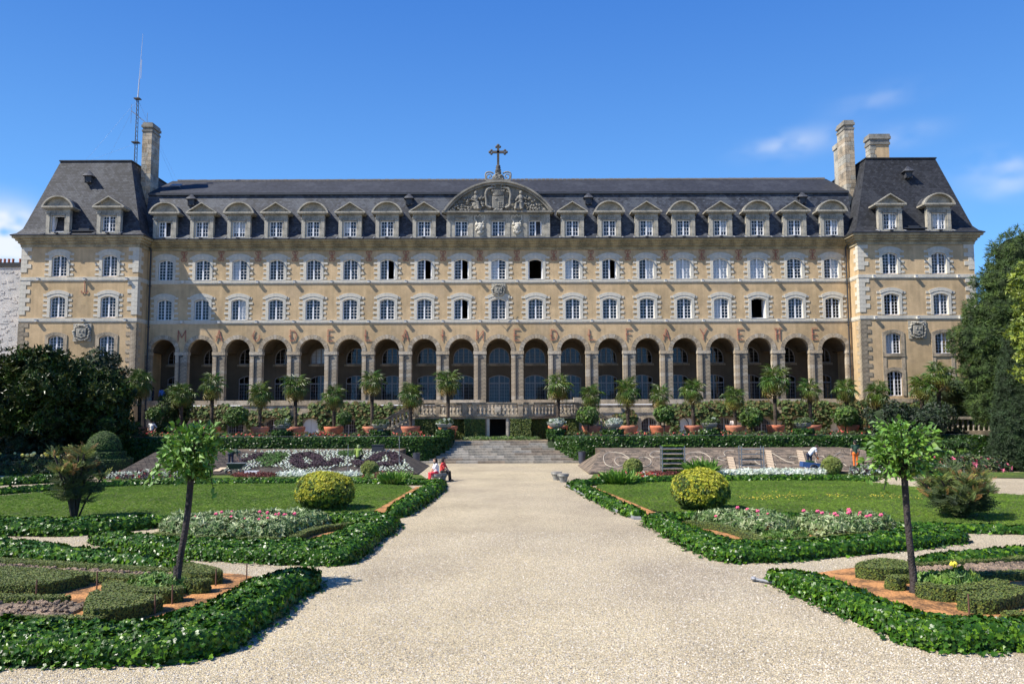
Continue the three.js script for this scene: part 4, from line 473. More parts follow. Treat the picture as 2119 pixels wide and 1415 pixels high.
{ const e = []; const pt = [[2.82, -41.75], [3.47, -35.5], [4.02, -31.5], [4.42, -29.4], [5.6, -28.95]]; for (let i = 0; i + 1 < pt.length; i++) { const [a, b] = pt[i], [c, d] = pt[i + 1], l = Math.hypot(c - a, d - b); e.push(new THREE.BoxGeometry(.03, .12, l).rotateY(Math.atan2(c - a, d - b)).translate((a + c) / 2, .06, (b + d) / 2)); } tag(mesh('bed_edging', merge(e), M.lead), 'thin grey metal edging along the ivy by the right lawn', 'edging'); tag(mesh('bed_edging', merge([bar(5.62, .06, -18.9, 6.15, .05, -18.3, .035), ball(5.6, .07, -18.92, .07, .05, .09)]), M.lead), 'loose end of metal edging lying on the gravel by the right ivy', 'edging'); }

// box hedges of the near parterres
const BH = .29;
[['long low box hedge nearest the gravel behind the leaning tree', band([[-15, -21.55], [-10.6, -20.3], [-8.0, -19.55]], .38)], ['low box hedge between the dry soil and the sand, left of the leaning tree', band([[-10.4, -19.3], [-9, -18.9], [-7.5, -18.75]], .4)], ['pointed box block closing the far hedges behind the leaning tree', [[-8.1, -20.0], [-7.2, -19.45], [-6.6, -18.75], [-6.95, -18.55], [-7.5, -18.6], [-8, -19.1]]], ['large flat-topped box block at the left edge', [[-15, -17.4], [-10.3, -17.35], [-10.0, -17.6], [-9.85, -18.1], [-9.6, -18.7], [-10.3, -19.0], [-11.4, -19.3], [-12.6, -19.6], [-15, -19.2]]], ['narrow box hedge behind the near strip of dry soil', band([[-15, -16.95], [-10.4, -16.95], [-9.2, -16.9]], .3)], ['narrow box hedge between dry soil and the near left ivy', band([[-15, -15.15], [-9, -15.2], [-7.6, -15.25]], .3)], ['wedge-shaped box block in front of the leaning tree', [[-7.35, -15.4], [-7.05, -15.9], [-6.95, -16.4], [-7.6, -16.6], [-8.45, -17.0], [-8.75, -16.9], [-8.4, -16.0], [-8.0, -15.2]]], ['curved box hedge enclosing bright plants by the leaning tree', band([[-8.75, -17.75], [-8.5, -17.35], [-8.0, -17.0], [-7.3, -16.95], [-6.95, -17.15]], .42)], ['short box hedge right of the leaning tree', band([[-7.2, -17.85], [-6.65, -17.9]], .34)],
['rounded box block beside the straight tree', [[8.0, -19.25], [8.3, -18.85], [8.9, -18.75], [9.4, -18.9], [9.6, -19.7], [9.4, -20.2], [8.8, -20.05]]], ['long box hedge nearest the gravel at the right edge', band([[9.5, -20.05], [12, -20.65], [16, -21.6]], .4)], ['long box hedge in front of the dry soil at the right edge', band([[8.7, -18.6], [11, -18.9], [16, -19.6]], .45)], ['small box block left of the straight tree', [[8.2, -18.1], [8.3, -17.75], [8.65, -17.8], [8.7, -18.25]]], ['curved box hedge enclosing yellow flowers near the straight tree', band([[8.65, -17.35], [8.85, -16.95], [9.4, -16.9], [10, -17.2], [10.6, -17.6]], .45)], ['wedge-shaped box block at the right edge', [[8.72, -16.25], [8.95, -15.75], [9.45, -15.75], [10.7, -16.7], [10.6, -17.1], [10.1, -17.0], [9.5, -16.6]]], ['low box hedge against the near right ivy', band([[9.2, -15.3], [14, -15.6]], .4)],
['curved box hedge round the sand of the left flower bed', band([[-6.6, -24.3], [-6.6, -25.2], [-6.45, -26.1], [-5.95, -26.9], [-5.4, -27.3]], .34)], ['low box hedge in front of the left variegated flowers', band([[-11.2, -25.3], [-9.6, -24.5], [-8.2, -24.2], [-6.9, -24.2]], .3)], ['curved box hedge round the sand of the right flower bed', band([[5.9, -27.6], [6.7, -26.8], [7.15, -25.6], [7.25, -24.4], [7.2, -23.6]], .34)], ['low box hedge in front of the right pink flowers', band([[7.4, -23.5], [9, -24.0], [10.6, -24.7], [12.2, -25.4]], .32)], ['small slanting box hedge inside the right flower bed', band([[7.6, -24.0], [8.4, -24.4], [9.1, -25.2]], .28)],
].forEach(([l, p], i) => boxHedge(l, p, i < 16 ? ([0, 1, 4, 5, 10, 11, 15].includes(i) ? .17 : BH) : .2, 1100 + i * 3, { dens: i < 16 ? 1700 : 1100, size: i < 16 ? .05 : .055 }));
// bedding inside the parterres
const planting = (name, label, cat, poly, H, dens, size, pal, seed, geo = sprigG, o = {}) => { const l = tag(leaves(name, geo, o.mat ?? M.leaf, bedPts(soft(poly), H, dens, size, pal, seed, { edge: .3, jit: .7, ...o }), scene, seed, false), label, cat, null, 'stuff'); return l; };
planting('bedding_leaves', 'bright green leafy bedding inside the hedge by the leaning tree', 'bedding plants', [[-8.4, -18.4], [-8.3, -17.5], [-7.4, -17.2], [-7.2, -18.0], [-7.6, -18.4]], .3, 240, .16, PAL.lime, 1301);
planting('bedding_leaves', 'bright green bedding with a yellow bloom by the straight tree', 'bedding plants', [[9.0, -18.2], [9.1, -17.3], [10.1, -17.6], [10.2, -18.3]], .38, 240, .17, PAL.lime, 1302);
planting('bedding_leaves', 'green bedding between the hedges of the right flower bed', 'bedding plants', [[7.6, -24.6], [7.7, -23.9], [8.8, -24.3], [8.9, -25]], .25, 200, .16, PAL.lime, 1303);
planting('variegated_leaves', 'cream and green variegated foliage with pink blooms below the left lawn', 'bedding plants', [[-11.8, -27.6], [-11.2, -26], [-9.6, -25], [-8, -24.7], [-7, -24.7], [-6.9, -25.8], [-6.8, -26.8], [-6.3, -27.8], [-7.2, -29.2], [-9.4, -28.9], [-11.3, -28.3]], .36, 150, .2, PAL.varieg, 1304);
planting('variegated_leaves', 'variegated foliage with a few pink blooms, near the gravel right of the walk', 'bedding plants', [[6.2, -28.4], [7.6, -28.9], [9.2, -28.5], [9.2, -26.5], [8.6, -25.3], [7.7, -25], [7.4, -26.6]], .36, 150, .2, PAL.varieg, 1305);
planting('variegated_leaves', 'variegated foliage with many pink blooms behind the right box hedge', 'bedding plants', [[9.3, -25.4], [9.6, -27.6], [11, -28.1], [12.6, -27.6], [12.2, -26], [10.4, -25.1]], .36, 150, .2, PAL.varieg, 1306);
{ // pink geranium heads and a yellow bloom
  const stem = bar(0, 0, 0, .02, .3, 0, .008, .006, 4), head = (() => { const r = rng(2), a = []; for (let i = 0; i < 14; i++) { const u = r() * 2 - 1, t = r() * 6.28, s = Math.sqrt(1 - u * u); a.push(new THREE.IcosahedronGeometry(.022, 0).translate(s * Math.cos(t) * .045, .33 + u * .032, s * Math.sin(t) * .045)); } return merge(a); })(), pm = std(L(.85, .13, .25), .7), ym = std(L(.85, .68, .06), .7), gm = std(L(.08, .15, .03), .8);
  const r = rng(41), spots = [['in the left flower bed', -10.6, -6.9, -28.4, -25.6, 24], ['in the right flower bed near the walk', 6.6, 9, -28.6, -26.2, 7], ['in the right flower bed behind the box hedge', 9.6, 12.4, -27.8, -25.6, 17]];
  for (const [w, a, b, c, d, n] of spots) for (let k = 0; k < n; k++) { const x = mix(a, b, k < n * .35 ? .55 + .3 * r() : r()), z = mix(c, d, .15 + r() * .7), t = thing('geranium', 'pink geranium head ' + w, 'flower', x, .2, z, 'pink geraniums ' + w); mesh('stem', stem, gm, t); mesh('flower_head', head, pm, t); t.scale.setScalar(.7 + r() * .45); }
  const t = thing('begonia', 'yellow bloom in the green bedding by the straight tree', 'flower', 9.55, .2, -17.6); mesh('stem', stem, gm, t); mesh('flower_head', head, ym, t); t.scale.setScalar(1.3);
}
{ // wooden stakes beside the near box hedges
  const st = bar(0, 0, 0, 0, .42, 0, .018, .016, 5), m = std(L(.13, .07, .045), .9);
  [[-10.15, -17.35, 'at the corner of the large box block'], [-9.3, -18.2, 'at the tip of the large box block'], [-7.0, -15.95, 'in front of the wedge-shaped box block'], [-7.02, -16.8, 'by the curved hedge near the leaning tree'], [-6.75, -18.5, 'against the pointed box block'], [-6.2, -18.95, 'in the sand beside the left ivy'], [8.8, -15.75, 'at the wedge-shaped block on the right']].forEach(([x, z, w]) => tag(mesh('wooden_stake', st, m), 'short brown wooden stake ' + w, 'stake', 'wooden stakes').position.set(x, 0, z));
}

// ---------------------------------------------------------------- terrace, steps, ivy-clad terrace walls
tag(mesh('terrace', bxm(-80, 80, -.3, 1.5, -95, -64.4), M.soilDry), 'earth terrace between the garden and the palace', null, null, 'structure');
tag(mesh('terrace_walk', flat([[-60, -76.3], [60, -76.3], [60, -64.5], [-60, -64.5]], 1.506), std(L(.5, .45, .37), .95, { map: T.gravel })), 'gravel walk along the terrace before the palace', null, null, 'structure');
{
  const s = thing('stone_steps', 'broad flight of weathered grey stone steps in the middle', 'steps', -.65, 0, -59.9), r = rng(61);
  for (let k = 0; k < 9; k++) { const x0 = -6.6 + k * .17, x1 = 5.8 - k * .2, z = -k * .51; let x = x0; while (x < x1 - .3) { const w = Math.min(x1 - x, 1.2 + r() * 1.1); put('step_stone', bxm(0, w - .012, -.16, .158 + r() * .012, -.62, .02 + r() * .015), [M.step, M.step2, M.step3, M.step][Math.floor(r() * 4)], s, x, k * .1667, z); x += w; } }
  put('step_core', bx(-4.9, 4, -.1, 1.3, -4.6, -3.9), M.step, s);
}
const wallL = soft([[-60, -60.2], [-8, -60.2], [-6.3, -60.25], [-5.5, -61.6], [-4.85, -62.8], [-4.75, -64.6], [-6.2, -64.6], [-6.6, -62.6], [-9, -62.2], [-60, -62.2]]), wallR = soft([[58, -60.2], [6, -60.2], [4.7, -60.25], [4.1, -61.6], [3.2, -62.8], [3.0, -64.6], [4.5, -64.6], [4.9, -62.6], [7, -62.2], [58, -62.2]]);
function ivyWall(label, poly, humps, seed) {
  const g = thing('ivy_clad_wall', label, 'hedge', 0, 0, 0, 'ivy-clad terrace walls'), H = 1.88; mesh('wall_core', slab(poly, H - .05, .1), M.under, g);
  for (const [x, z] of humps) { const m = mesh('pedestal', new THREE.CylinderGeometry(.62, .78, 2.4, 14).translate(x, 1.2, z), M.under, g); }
  const r = rng(seed), pts = [], D = 170; const add = (x, y, z, nx, ny, nz) => pts.push({ p: [x, y, z], n: [nx, ny, nz], s: .13 + r() * .09, j: 1.2, c: tint(r, PAL.hedge) });
  for (let i = 0, j = poly.length - 1; i < poly.length; j = i++) { const [x0, z0] = poly[j], [x1, z1] = poly[i], l = Math.hypot(x1 - x0, z1 - z0); let ox = (z1 - z0) / l, oz = -(x1 - x0) / l; if (inside(poly, (x0 + x1) / 2 + ox * .02, (z0 + z1) / 2 + oz * .02)) { ox = -ox; oz = -oz; } if (oz < -.5) continue; const m = Math.round(l * H * D); for (let q = 0; q < m; q++) { const k = r(), y = r() * H, x = mix(x0, x1, k); if (Math.abs(x) > 36) continue; const b = .12 * fbm(x * .8 + 70, y * 1.5 + 70, 4096, 6, 3); add(x + ox * (b + r() * .06), y, mix(z0, z1, k) + oz * (b + r() * .06), ox, .35, oz); } }
  const [a, b, c, d] = bounds(poly); for (let q = 0; q < 9000; q++) { const x = Math.max(-36, a) + (Math.min(36, b) - Math.max(-36, a)) * r(), z = c + (d - c) * r(); if (inside(poly, x, z)) add(x, H - .04 + r() * .07, z, 0, 1, .3); }
  for (const [hx, hz] of humps) for (let q = 0; q < 420; q++) { const an = r() * 6.283, y = 1.7 + r() * .75, rr = .68 + r() * .12; add(hx + Math.cos(an) * rr, y, hz + Math.sin(an) * rr, Math.cos(an), .5, Math.sin(an)); }
  leaves('wall_ivy', ivyG, M.gloss, pts, g, seed + 1).userData.kind = 'stuff'; return g;
}
const urnL = [-17.6, -10.1, -5.35], urnR = [3.45, 7.75, 15.1, 22.3];
ivyWall('long ivy-clad terrace wall left of the stone steps', wallL, urnL.map((x, i) => [x, i === 2 ? -63.2 : -61.3]), 1401);
ivyWall('long ivy-clad terrace wall right of the stone steps', wallR, urnR.map((x, i) => [x, i === 0 ? -63.2 : -61.3]), 1402);
[[-36, -6, 'left'], [4.6, 36, 'right']].forEach(([a, b, w]) => tag(mesh('wall_wire', bar(a, 2.02, -60.5, b, 2.02, -60.5, .008), M.steel), `thin wire along the top of the ivy wall ${w} of the steps`, 'wire', 'wires on the terrace walls'));
// stone urns with grey and green plants on the wall
const urnGeo = lathe([[.26, 0], [.3, .06], [.2, .1], [.24, .14], [.48, .2], [.58, .32], [.6, .42], [.66, .46], [.66, .5], [.56, .5], [.5, .4]], 18);
const ordinal = ['first', 'second', 'third', 'fourth', 'fifth', 'sixth', 'seventh', 'eighth', 'ninth', 'tenth', 'eleventh', 'twelfth'];
urnL.slice().reverse().concat(urnR).forEach((x, i) => {
  const left = i < 3, k = left ? i : i - 3, u = thing('stone_urn', `grey stone bowl urn, ${ordinal[k]} ${left ? 'left' : 'right'} of the steps on the ivy wall`, 'urn', x, 2.4, k === 0 ? -63.2 : -61.3, 'stone urns on the terrace walls');
  mesh('bowl', muv(urnGeo), M.urn, u); const s = x > 2 && x < 10; leaves('urn_plants', sprigG, M.matt, clumpPts([[0, .55, 0, .6, .24, .6], [.25, .62, .1, .4, .22, .4]], 200, .22, s ? [...PAL.silver, [.2, .25, .16]] : [...PAL.rosegreen, ...PAL.rosegreen, PAL.silver[0]], 1420 + i, { low: .42 }), u, 1430 + i, false).userData.kind = 'stuff';
});
// roses along the terrace edge
for (const [sd, x0, x1] of [[-1, -29, -6.6], [1, 5, 28]]) {
  const r = rng(1440 + sd), cl = []; for (let x = x0; x < x1; x += .55) cl.push([x, 1.58 + r() * .15, -63.4 - r() * .8, .5, .42 + r() * .25, .5]);
  const t = thing('rose_bed', `row of rose bushes on the terrace ${sd < 0 ? 'left' : 'right'} of the steps, ${sd < 0 ? 'thick with red blooms' : 'mostly green'}`, 'roses'); t.userData.kind = 'stuff';
  leaves('rose_leaves', sprigG, M.leaf, clumpPts(cl, 5200, .2, PAL.rosegreen, 1450 + sd, { low: 1.4 }), t, 1451, false).userData.kind = 'stuff';
  leaves('rose_blooms', new THREE.IcosahedronGeometry(1, 0), std(0xffffff, .8), clumpPts(cl, sd < 0 ? 1100 : 420, .07, PAL.rose, 1460 + sd, { low: 1.75, shell: .9 }), t, 1461, false).userData.kind = 'stuff';
}

// ---------------------------------------------------------------- perron with balustrade and two side flights
{
  const p = thing('perron', 'stone perron with balustrade, bowed front and two curving side stairs before the arcade', 'perron', -1.2, 1.5, -66.2), w = M.grey, F = 1.75; // floor height above the terrace
  const front = [[-7.0, -1.2], [-5.0, -1.2], [-2.75, -.35], [-1.95, 0], [1.95, 0], [2.75, -.35], [4.9, -1.2], [6.8, -1.2], [6.8, -10.2], [-7.0, -10.2]];
  put('perron_floor', slab(front.map(([x, z]) => [x, z]), .2, .03, F), M.grey, p);
  put('perron_wall', muv(merge([bx(-1.0, -.68, 0, F, -.6, -.05), bx(.68, 1.0, 0, F, -.6, -.05), bx(-1.0, 1.0, 1.72, 1.95, -.6, .04), bx(-2.7, -1, 0, F, -.8, -.4), bx(1, 2.7, 0, F, -.8, -.4), bx(-6.8, -2.7, 0, F, -1.7, -1.5), bx(2.7, 6.6, 0, F, -1.7, -1.5)])), M.grey2, p);
  put('passage', merge([bx(-.68, .68, 0, F, -5.2, -5), bx(-.75, -.68, 0, F, -5, -.6), bx(.68, .75, 0, F, -5, -.6)]), M.room, p);
  for (const x of [-.78, .78]) put('door_jamb', bxm(x - .1, x + .1, 0, 1.72, -.04, .02), M.grey3, p);
  const bal = muv(lathe([[.1, 0], [.1, .07], [.06, .1], [.075, .16], [.12, .3], [.115, .38], [.07, .52], [.055, .6], [.085, .66], [.1, .7], [.1, .76]], 10)), run = (a, b, n, dy = 0) => {
    const [x0, z0, y0] = a, [x1, z1, y1] = b, l = Math.hypot(x1 - x0, z1 - z0), an = Math.atan2(-(z1 - z0), x1 - x0), sl = Math.atan2(y1 - y0, l), L3 = Math.hypot(l, y1 - y0), mid = [(x0 + x1) / 2, (y0 + y1) / 2, (z0 + z1) / 2];
    put('plinth_rail', muv(new THREE.BoxGeometry(L3, .2, .34)).rotateZ(sl).rotateY(an), M.grey, p, mid[0], mid[1] + .1, mid[2]); put('hand_rail', muv(merge([new THREE.BoxGeometry(L3, .14, .32), new THREE.BoxGeometry(L3, .07, .4).translate(0, .1, 0)])).rotateZ(sl).rotateY(an), M.grey2, p, mid[0], mid[1] + 1.04, mid[2]);
    for (let k = 0; k < n; k++) { const t = (k + .5) / n; put('baluster', bal, [M.grey, M.grey3][k % 2], p, mix(x0, x1, t), mix(y0, y1, t) + .2, mix(z0, z1, t)); }
  };
  const Y = F + .16; run([-6.7, -1.2, Y], [-5.1, -1.2, Y], 5); run([-5.0, -1.2, Y], [-2.85, -.4, Y], 7); run([-2.65, -.35, Y], [-2.0, -.05, Y], 2); run([-1.75, -.02, Y], [1.75, -.02, Y], 11); run([2.0, -.05, Y], [2.65, -.35, Y], 2); run([2.85, -.4, Y], [4.9, -1.2, Y], 7); run([5.0, -1.2, Y], [6.5, -1.2, Y], 5);
  run([-7.05, -1.3, Y], [-10.4, -1.3, .12], 10); run([6.85, -1.3, Y], [10.2, -1.3, .12], 10); run([-7.05, -3.6, Y], [-10.4, -3.6, .12], 10); run([6.85, -3.6, Y], [10.2, -3.6, .12], 10);
  for (const [x, z, y] of [[-6.9, -1.2, Y], [-5.05, -1.2, Y], [-2.75, -.35, Y], [-1.88, -.02, Y], [1.88, -.02, Y], [2.75, -.35, Y], [4.95, -1.2, Y], [6.7, -1.2, Y], [-10.6, -1.3, 0], [10.4, -1.3, 0]]) put('pedestal', muv(merge([bx(-.19, .19, 0, 1.0, -.19, .19), bx(-.24, .24, 1.0, 1.16, -.24, .24)])), M.grey2, p, x, y, z);
  put('plaque_box', muv(merge([bx(-.27, .27, .35, .85, .05, .2), bx(-.2, .2, .42, .78, .2, .215)])), M.grey3, p, .0, Y, .05);
  for (const sx of [-1, 1]) { for (let k = 0; k < 10; k++) put('stair_step', bxm(-.18, .18, 0, 1.75 - k * .17, -3.5, -1.4), M.step, p, sx < 0 ? -7.2 - k * .335 : 7.0 + k * .335, 0, 0); put('pedestal_block', bxm(-.35, .35, Y + .5, Y + 1.6, -3.9, -3.3), M.grey3, p, sx * 6.9, 0, 0); }
  // clipped greenery on the perron walls
  const wallPts = (x0, x1, y0, y1, z, n, pal, seed, nx = 0) => { const r = rng(seed), o = []; for (let i = 0; i < n; i++) o.push({ p: [mix(x0, x1, r()), mix(y0, y1, r()), z + r() * .08], n: [nx, .3, 1], s: .08 + r() * .06, j: 1.3, c: tint(r, pal) }); return o; };
  [['clipped hedge panel left of the perron door', -2.75, -1.05, -.38, 1500], ['clipped hedge panel right of the perron door', 1.05, 2.75, -.38, 1500], ['clipped hedge on the recessed wall left under the balustrade', -7, -2.8, -1.48, 2300], ['clipped hedge on the recessed wall right under the balustrade', 2.8, 6.8, -1.48, 2300]].forEach(([l, a, b, z, n], i) => { const g = thing('wall_hedge', l, 'hedge', -1.2, 1.5, -66.2, 'clipped hedges on the perron'); mesh('hedge_body', bx(a, b, 0, 1.68, z - .02, z + (i < 2 ? .42 : .25)), M.under, g); leaves('hedge_leaves', boxLeafG, M.leaf, [...wallPts(a, b, 0, 1.72, z + (i < 2 ? .42 : .25), n, PAL.box, 1480 + i), ...wallPts(a, b, 1.66, 1.74, z, n / 5, PAL.box, 1485 + i)], g, 1490 + i).userData.kind = 'stuff'; });
  planting('terrace_plants', 'low pale plants at the foot of the perron hedges', 'bedding plants', [[-4.2, -65.6], [2.2, -65.6], [2.2, -65.2], [-4.2, -65.2]], .25, 160, .16, [...PAL.lime, ...PAL.varieg], 1499, sprigG, { y0: 1.5 });
}

// ---------------------------------------------------------------- palms in terracotta pots
const potGeo = muv(lathe([[.42, 0], [.46, .05], [.62, .62], [.66, .66], [.66, .72], [.7, .76], [.7, .9], [.62, .9], [.58, .78], [0, .78]], 24));
const potMats = [M.terracotta, std(L(.52, .19, .11), .85, { map: T.stone }), std(L(.58, .23, .13), .85, { map: T.stone })];
const blade = (an, len, w) => { const c = Math.cos(an), s = Math.sin(an), nx = -s, nz = c, p = [], r0 = .08, P = (r, o, y) => [c * r + nx * o, y, s * r + nz * o]; const a = P(r0, 0, 0), b = P(len * .55, w, .02), b2 = P(len * .55, -w, .02), m = P(len * .55, 0, -.02), t = P(len, 0, -.12 - len * .18); p.push(...a, ...m, ...b, ...b, ...m, ...t, ...a, ...b2, ...m, ...b2, ...t, ...m); return p; };
const fanLeaf = (seed, len = .62) => { const r = rng(seed), p = []; for (let k = 0; k < 14; k++) { const an = -2.15 + k * 4.3 / 13; p.push(...blade(an, len * (.82 + .18 * Math.cos(an)) * (.85 + r() * .35), .034)); } const g = new THREE.BufferGeometry(); g.setAttribute('position', new THREE.Float32BufferAttribute(p, 3)); g.computeVertexNormals(); return norm(g); };
const fans = [fanLeaf(1), fanLeaf(2), fanLeaf(3)];
function palmCrown(seed, n = 46) {
  const r = rng(seed), parts = []; for (let i = 0; i < n; i++) {
    const t = i / n, el = mix(1.35, -1.15, Math.pow(t, .9)) + (r() - .5) * .25, az = i * 2.4 + r() * .4, pl = .42 + .3 * r(), g = fans[i % 3].clone(), col = t > .86 ? [.30, .20, .05] : t > .72 ? [.22, .22, .04] : [.06 + r() * .06, .115 + r() * .075, .018];
    const stem = norm(new THREE.CylinderGeometry(.012, .02, pl, 3, 1, true).rotateZ(-Math.PI / 2).translate(pl / 2, 0, 0)); g.rotateX((r() - .5) * .5); g.rotateZ(-.15 - (1 - Math.max(0, el)) * .25); g.translate(pl, 0, 0);
    const sc = .85 + r() * .3; const both = merge([g, stem]); both.scale(sc, sc, sc); both.rotateZ(el); both.rotateY(az); const c = new Float32Array(both.attributes.position.count * 3), k = .8 + r() * .4; for (let q = 0; q < c.length; q += 3) { c[q] = col[0] * k; c[q + 1] = col[1] * k; c[q + 2] = col[2] * k; } both.setAttribute('color', new THREE.BufferAttribute(c, 3)); parts.push(both);
  } return mergeGeometries(parts, false);
}
const crowns = [palmCrown(11), palmCrown(22), palmCrown(33), palmCrown(44, 30)];
const trunkOf = (h, seed) => { const r = rng(seed), pts = []; for (let y = 0; y <= h; y += .1) pts.push([.115 + .05 * (y / h) + (Math.floor(y * 10) % 2) * .012 + r() * .012 + (y > h - .5 ? .04 : 0), y]); pts.push([.0, h + .02]); return muv(lathe(pts, 9)); };
{
  // [photo column, crown height px, pot?] gave x and crown height in metres; kept here as metres
  const Ls = [[-5.25, 6.25, 1.12], [-8.35, 5.15, 1.0], [-11.5, 6.25, 1.08], [-14.6, 5.1, .98], [-17.7, 5.85, 1.12], [-20.65, 5.25, .98], [-24.6, 6.0, 1.08], [-27.1, 5.3, 1.0], [-30.6, 6.25, 1.1]], Rs = [[3.75, 5.85, 1.12], [6.45, 5.05, .95], [9.5, 5.4, 1.05], [12.1, 5.05, .95], [14.8, 5.45, 1.0], [18.2, 4.9, 1.0], [21.55, 6.25, 1.2], [24.5, 5.5, .98], [27.6, 5.45, 1.0], [29.95, 5.2, 1.05], [33.5, 5.7, 1.05], [35.1, 6.6, 1.15]];
  const r = rng(1600);
  const make = ([x, cy, s], i, side) => {
    const z = -65.3 - r() * .5, hi = cy > 5.7 ? 'taller' : 'shorter', inGround = side === 'right' && i > 9;
    const pl = thing('fan_palm', `${hi} fan palm, ${ordinal[i] ?? 'last'} to the ${side} of the perron${inGround ? ', growing in the shrubbery' : ', in a terracotta pot'}`, 'palm', x, inGround ? 1.5 : 2.5, z, 'fan palms along the terrace'), h = cy - (inGround ? 1.5 : 2.5);
    mesh('trunk', trunkOf(h, 1610 + i), M.palmBark, pl); const c = mesh('crown', crowns[(i + (side === 'left' ? 1 : 0)) % 4], M.vleaf, pl); c.position.y = h; c.rotation.y = r() * 6; c.scale.set(s * (.98 + r() * .1), s * (.95 + r() * .2), s * (.98 + r() * .1)); pl.rotation.z = (r() - .5) * .06;
    if (!inGround) { const pt = thing('terracotta_pot', `terracotta pot of the ${ordinal[i]} palm to the ${side} of the perron`, 'pot', x, 1.5, z, 'terracotta pots along the terrace'); mesh('pot_body', potGeo, potMats[i % 3], pt); const sc = .95 + r() * .2; pt.scale.set(sc * 1.08, 1.28, sc * 1.08); mesh('pot_soil', new THREE.CylinderGeometry(.58, .58, .02, 20).translate(0, .8, 0), M.soil, pt); }
  };
  Ls.forEach((a, i) => make(a, i, 'left')); Rs.forEach((a, i) => make(a, i, 'right'));
}
// small round-headed bay trees
[[6.1, 3.45, .85, 'beside the right flight of the perron'], [12.25, 3.55, .75, 'before the bare stretch of basement wall'], [19.3, 3.3, .9, 'before the creeper-covered wall right of a terracotta pot'], [26.9, 3.4, .95, 'before the white door at the right'], [-28.9, 3.7, .6, 'behind the man in the white shirt'], [-22.3, 3.5, .9, 'before the basement wall on the left'], [-13.6, 3.3, .5, 'between palms before the creeper on the left']].forEach(([x, y, s, w], i) => {
  const t = thing('bay_tree', `small round-headed bay tree ${w}`, 'tree', x, 1.5, -64.7, 'bay trees along the terrace'); mesh('trunk', merge([bar(0, 0, 0, .04, y - 1.5 - s * .5, 0, .07, .05), ...[-1, 0, 1].map(k => bar(.04, y - 1.5 - s * .55, 0, k * s * .5, y - 1.4, (k % 2) * .2 + .1, .035, .02))]), M.bark, t);
  leaves('crown', sprigG, M.leaf, clumpPts([[0, y - 1.5, 0, s, s * .75, s], [s * .3, y - 1.35, .1, s * .7, s * .6, s * .7]], 620, .26, [...PAL.rosegreen, ...PAL.lime], 1650 + i, { shell: .35 }), t, 1660 + i, false);
});
// creepers on the basement wall
{
  const spots = [['dense creeper over the basement wall left of the perron', [[-21.3, 3.2, 3.4, 1.0], [-18.5, 3.5, 2.6, 1.3], [-15, 3.6, 3, 1.2], [-11.5, 3.7, 2.6, .9], [-10.3, 3.0, 1.1, 1.0], [-14, 2.7, .9, 1.1], [-17.2, 2.7, .9, 1.0], [-20.6, 2.6, 1, 1]], 4200, .2], ['clump of creeper on the bare basement wall right of the perron', [[10.5, 3.1, 1.5, 1.4], [9.3, 2.7, 1.1, 1.1]], 1500, .2], ['dense creeper over the basement wall right of the perron', [[16.6, 3.3, 2.2, 1.2], [19.5, 3.8, 3, .95], [23, 3.8, 3, 1.0], [26.5, 3.8, 3, 1.0], [29.6, 3.4, 2.6, 1.4], [15.6, 2.7, .9, 1.0], [19.7, 2.7, .9, 1.2], [23.2, 2.7, .9, 1.2], [26.6, 2.8, .8, 1.1]], 5600, .2], ['creeper over the base of the right pavilion', [[33, 3.4, 3, 1.5], [36, 3.3, 3, 1.3], [40, 3.3, 4, 1.4]], 3600, 2.1], ['small creeper and shrub at the basement by the shaded pavilion', [[-24, 2.9, 1.6, 1.2], [-27.5, 3.2, 1.8, 1.3], [-29.5, 3.4, 1.6, 1.1]], 2300, .3]];
  spots.forEach(([l, cl, n, z], i) => { const t = thing('wall_creeper', l, 'creeper', 0, 0, 0, 'creepers on the basement wall'); const c2 = cl.map(([x, y, a, b]) => [x, y, -76.85 + z + .1, a, b, .42]); leaves('creeper_leaves', ivyG, M.matt, clumpPts(c2, n, .3, PAL.creep, 1700 + i, { shell: .2, cut: .3, low: 1.5 }).filter(p => p.p[2] > -76.85 + z - .15 && p.p[1] < 4.75 && !(p.p[1] < 3.35 && Math.abs(md(p.p[0] + 1.3 + BAY / 2, BAY) - BAY / 2) < .82 && p.p[0] < 33)).map(p => (p.n = [p.n[0] * .4, .5, 1], p)), t, 1710 + i).userData.kind = 'stuff'; mesh('creeper_stems', merge(cl.map(([x, y, a, b]) => tube([[x, 1.5, -76.85 + z], [x + .2, y - b * .4, -76.8 + z], [x - a * .3, y + b * .2, -76.85 + z]], .05, 8, 5))), M.bark, t); });
}

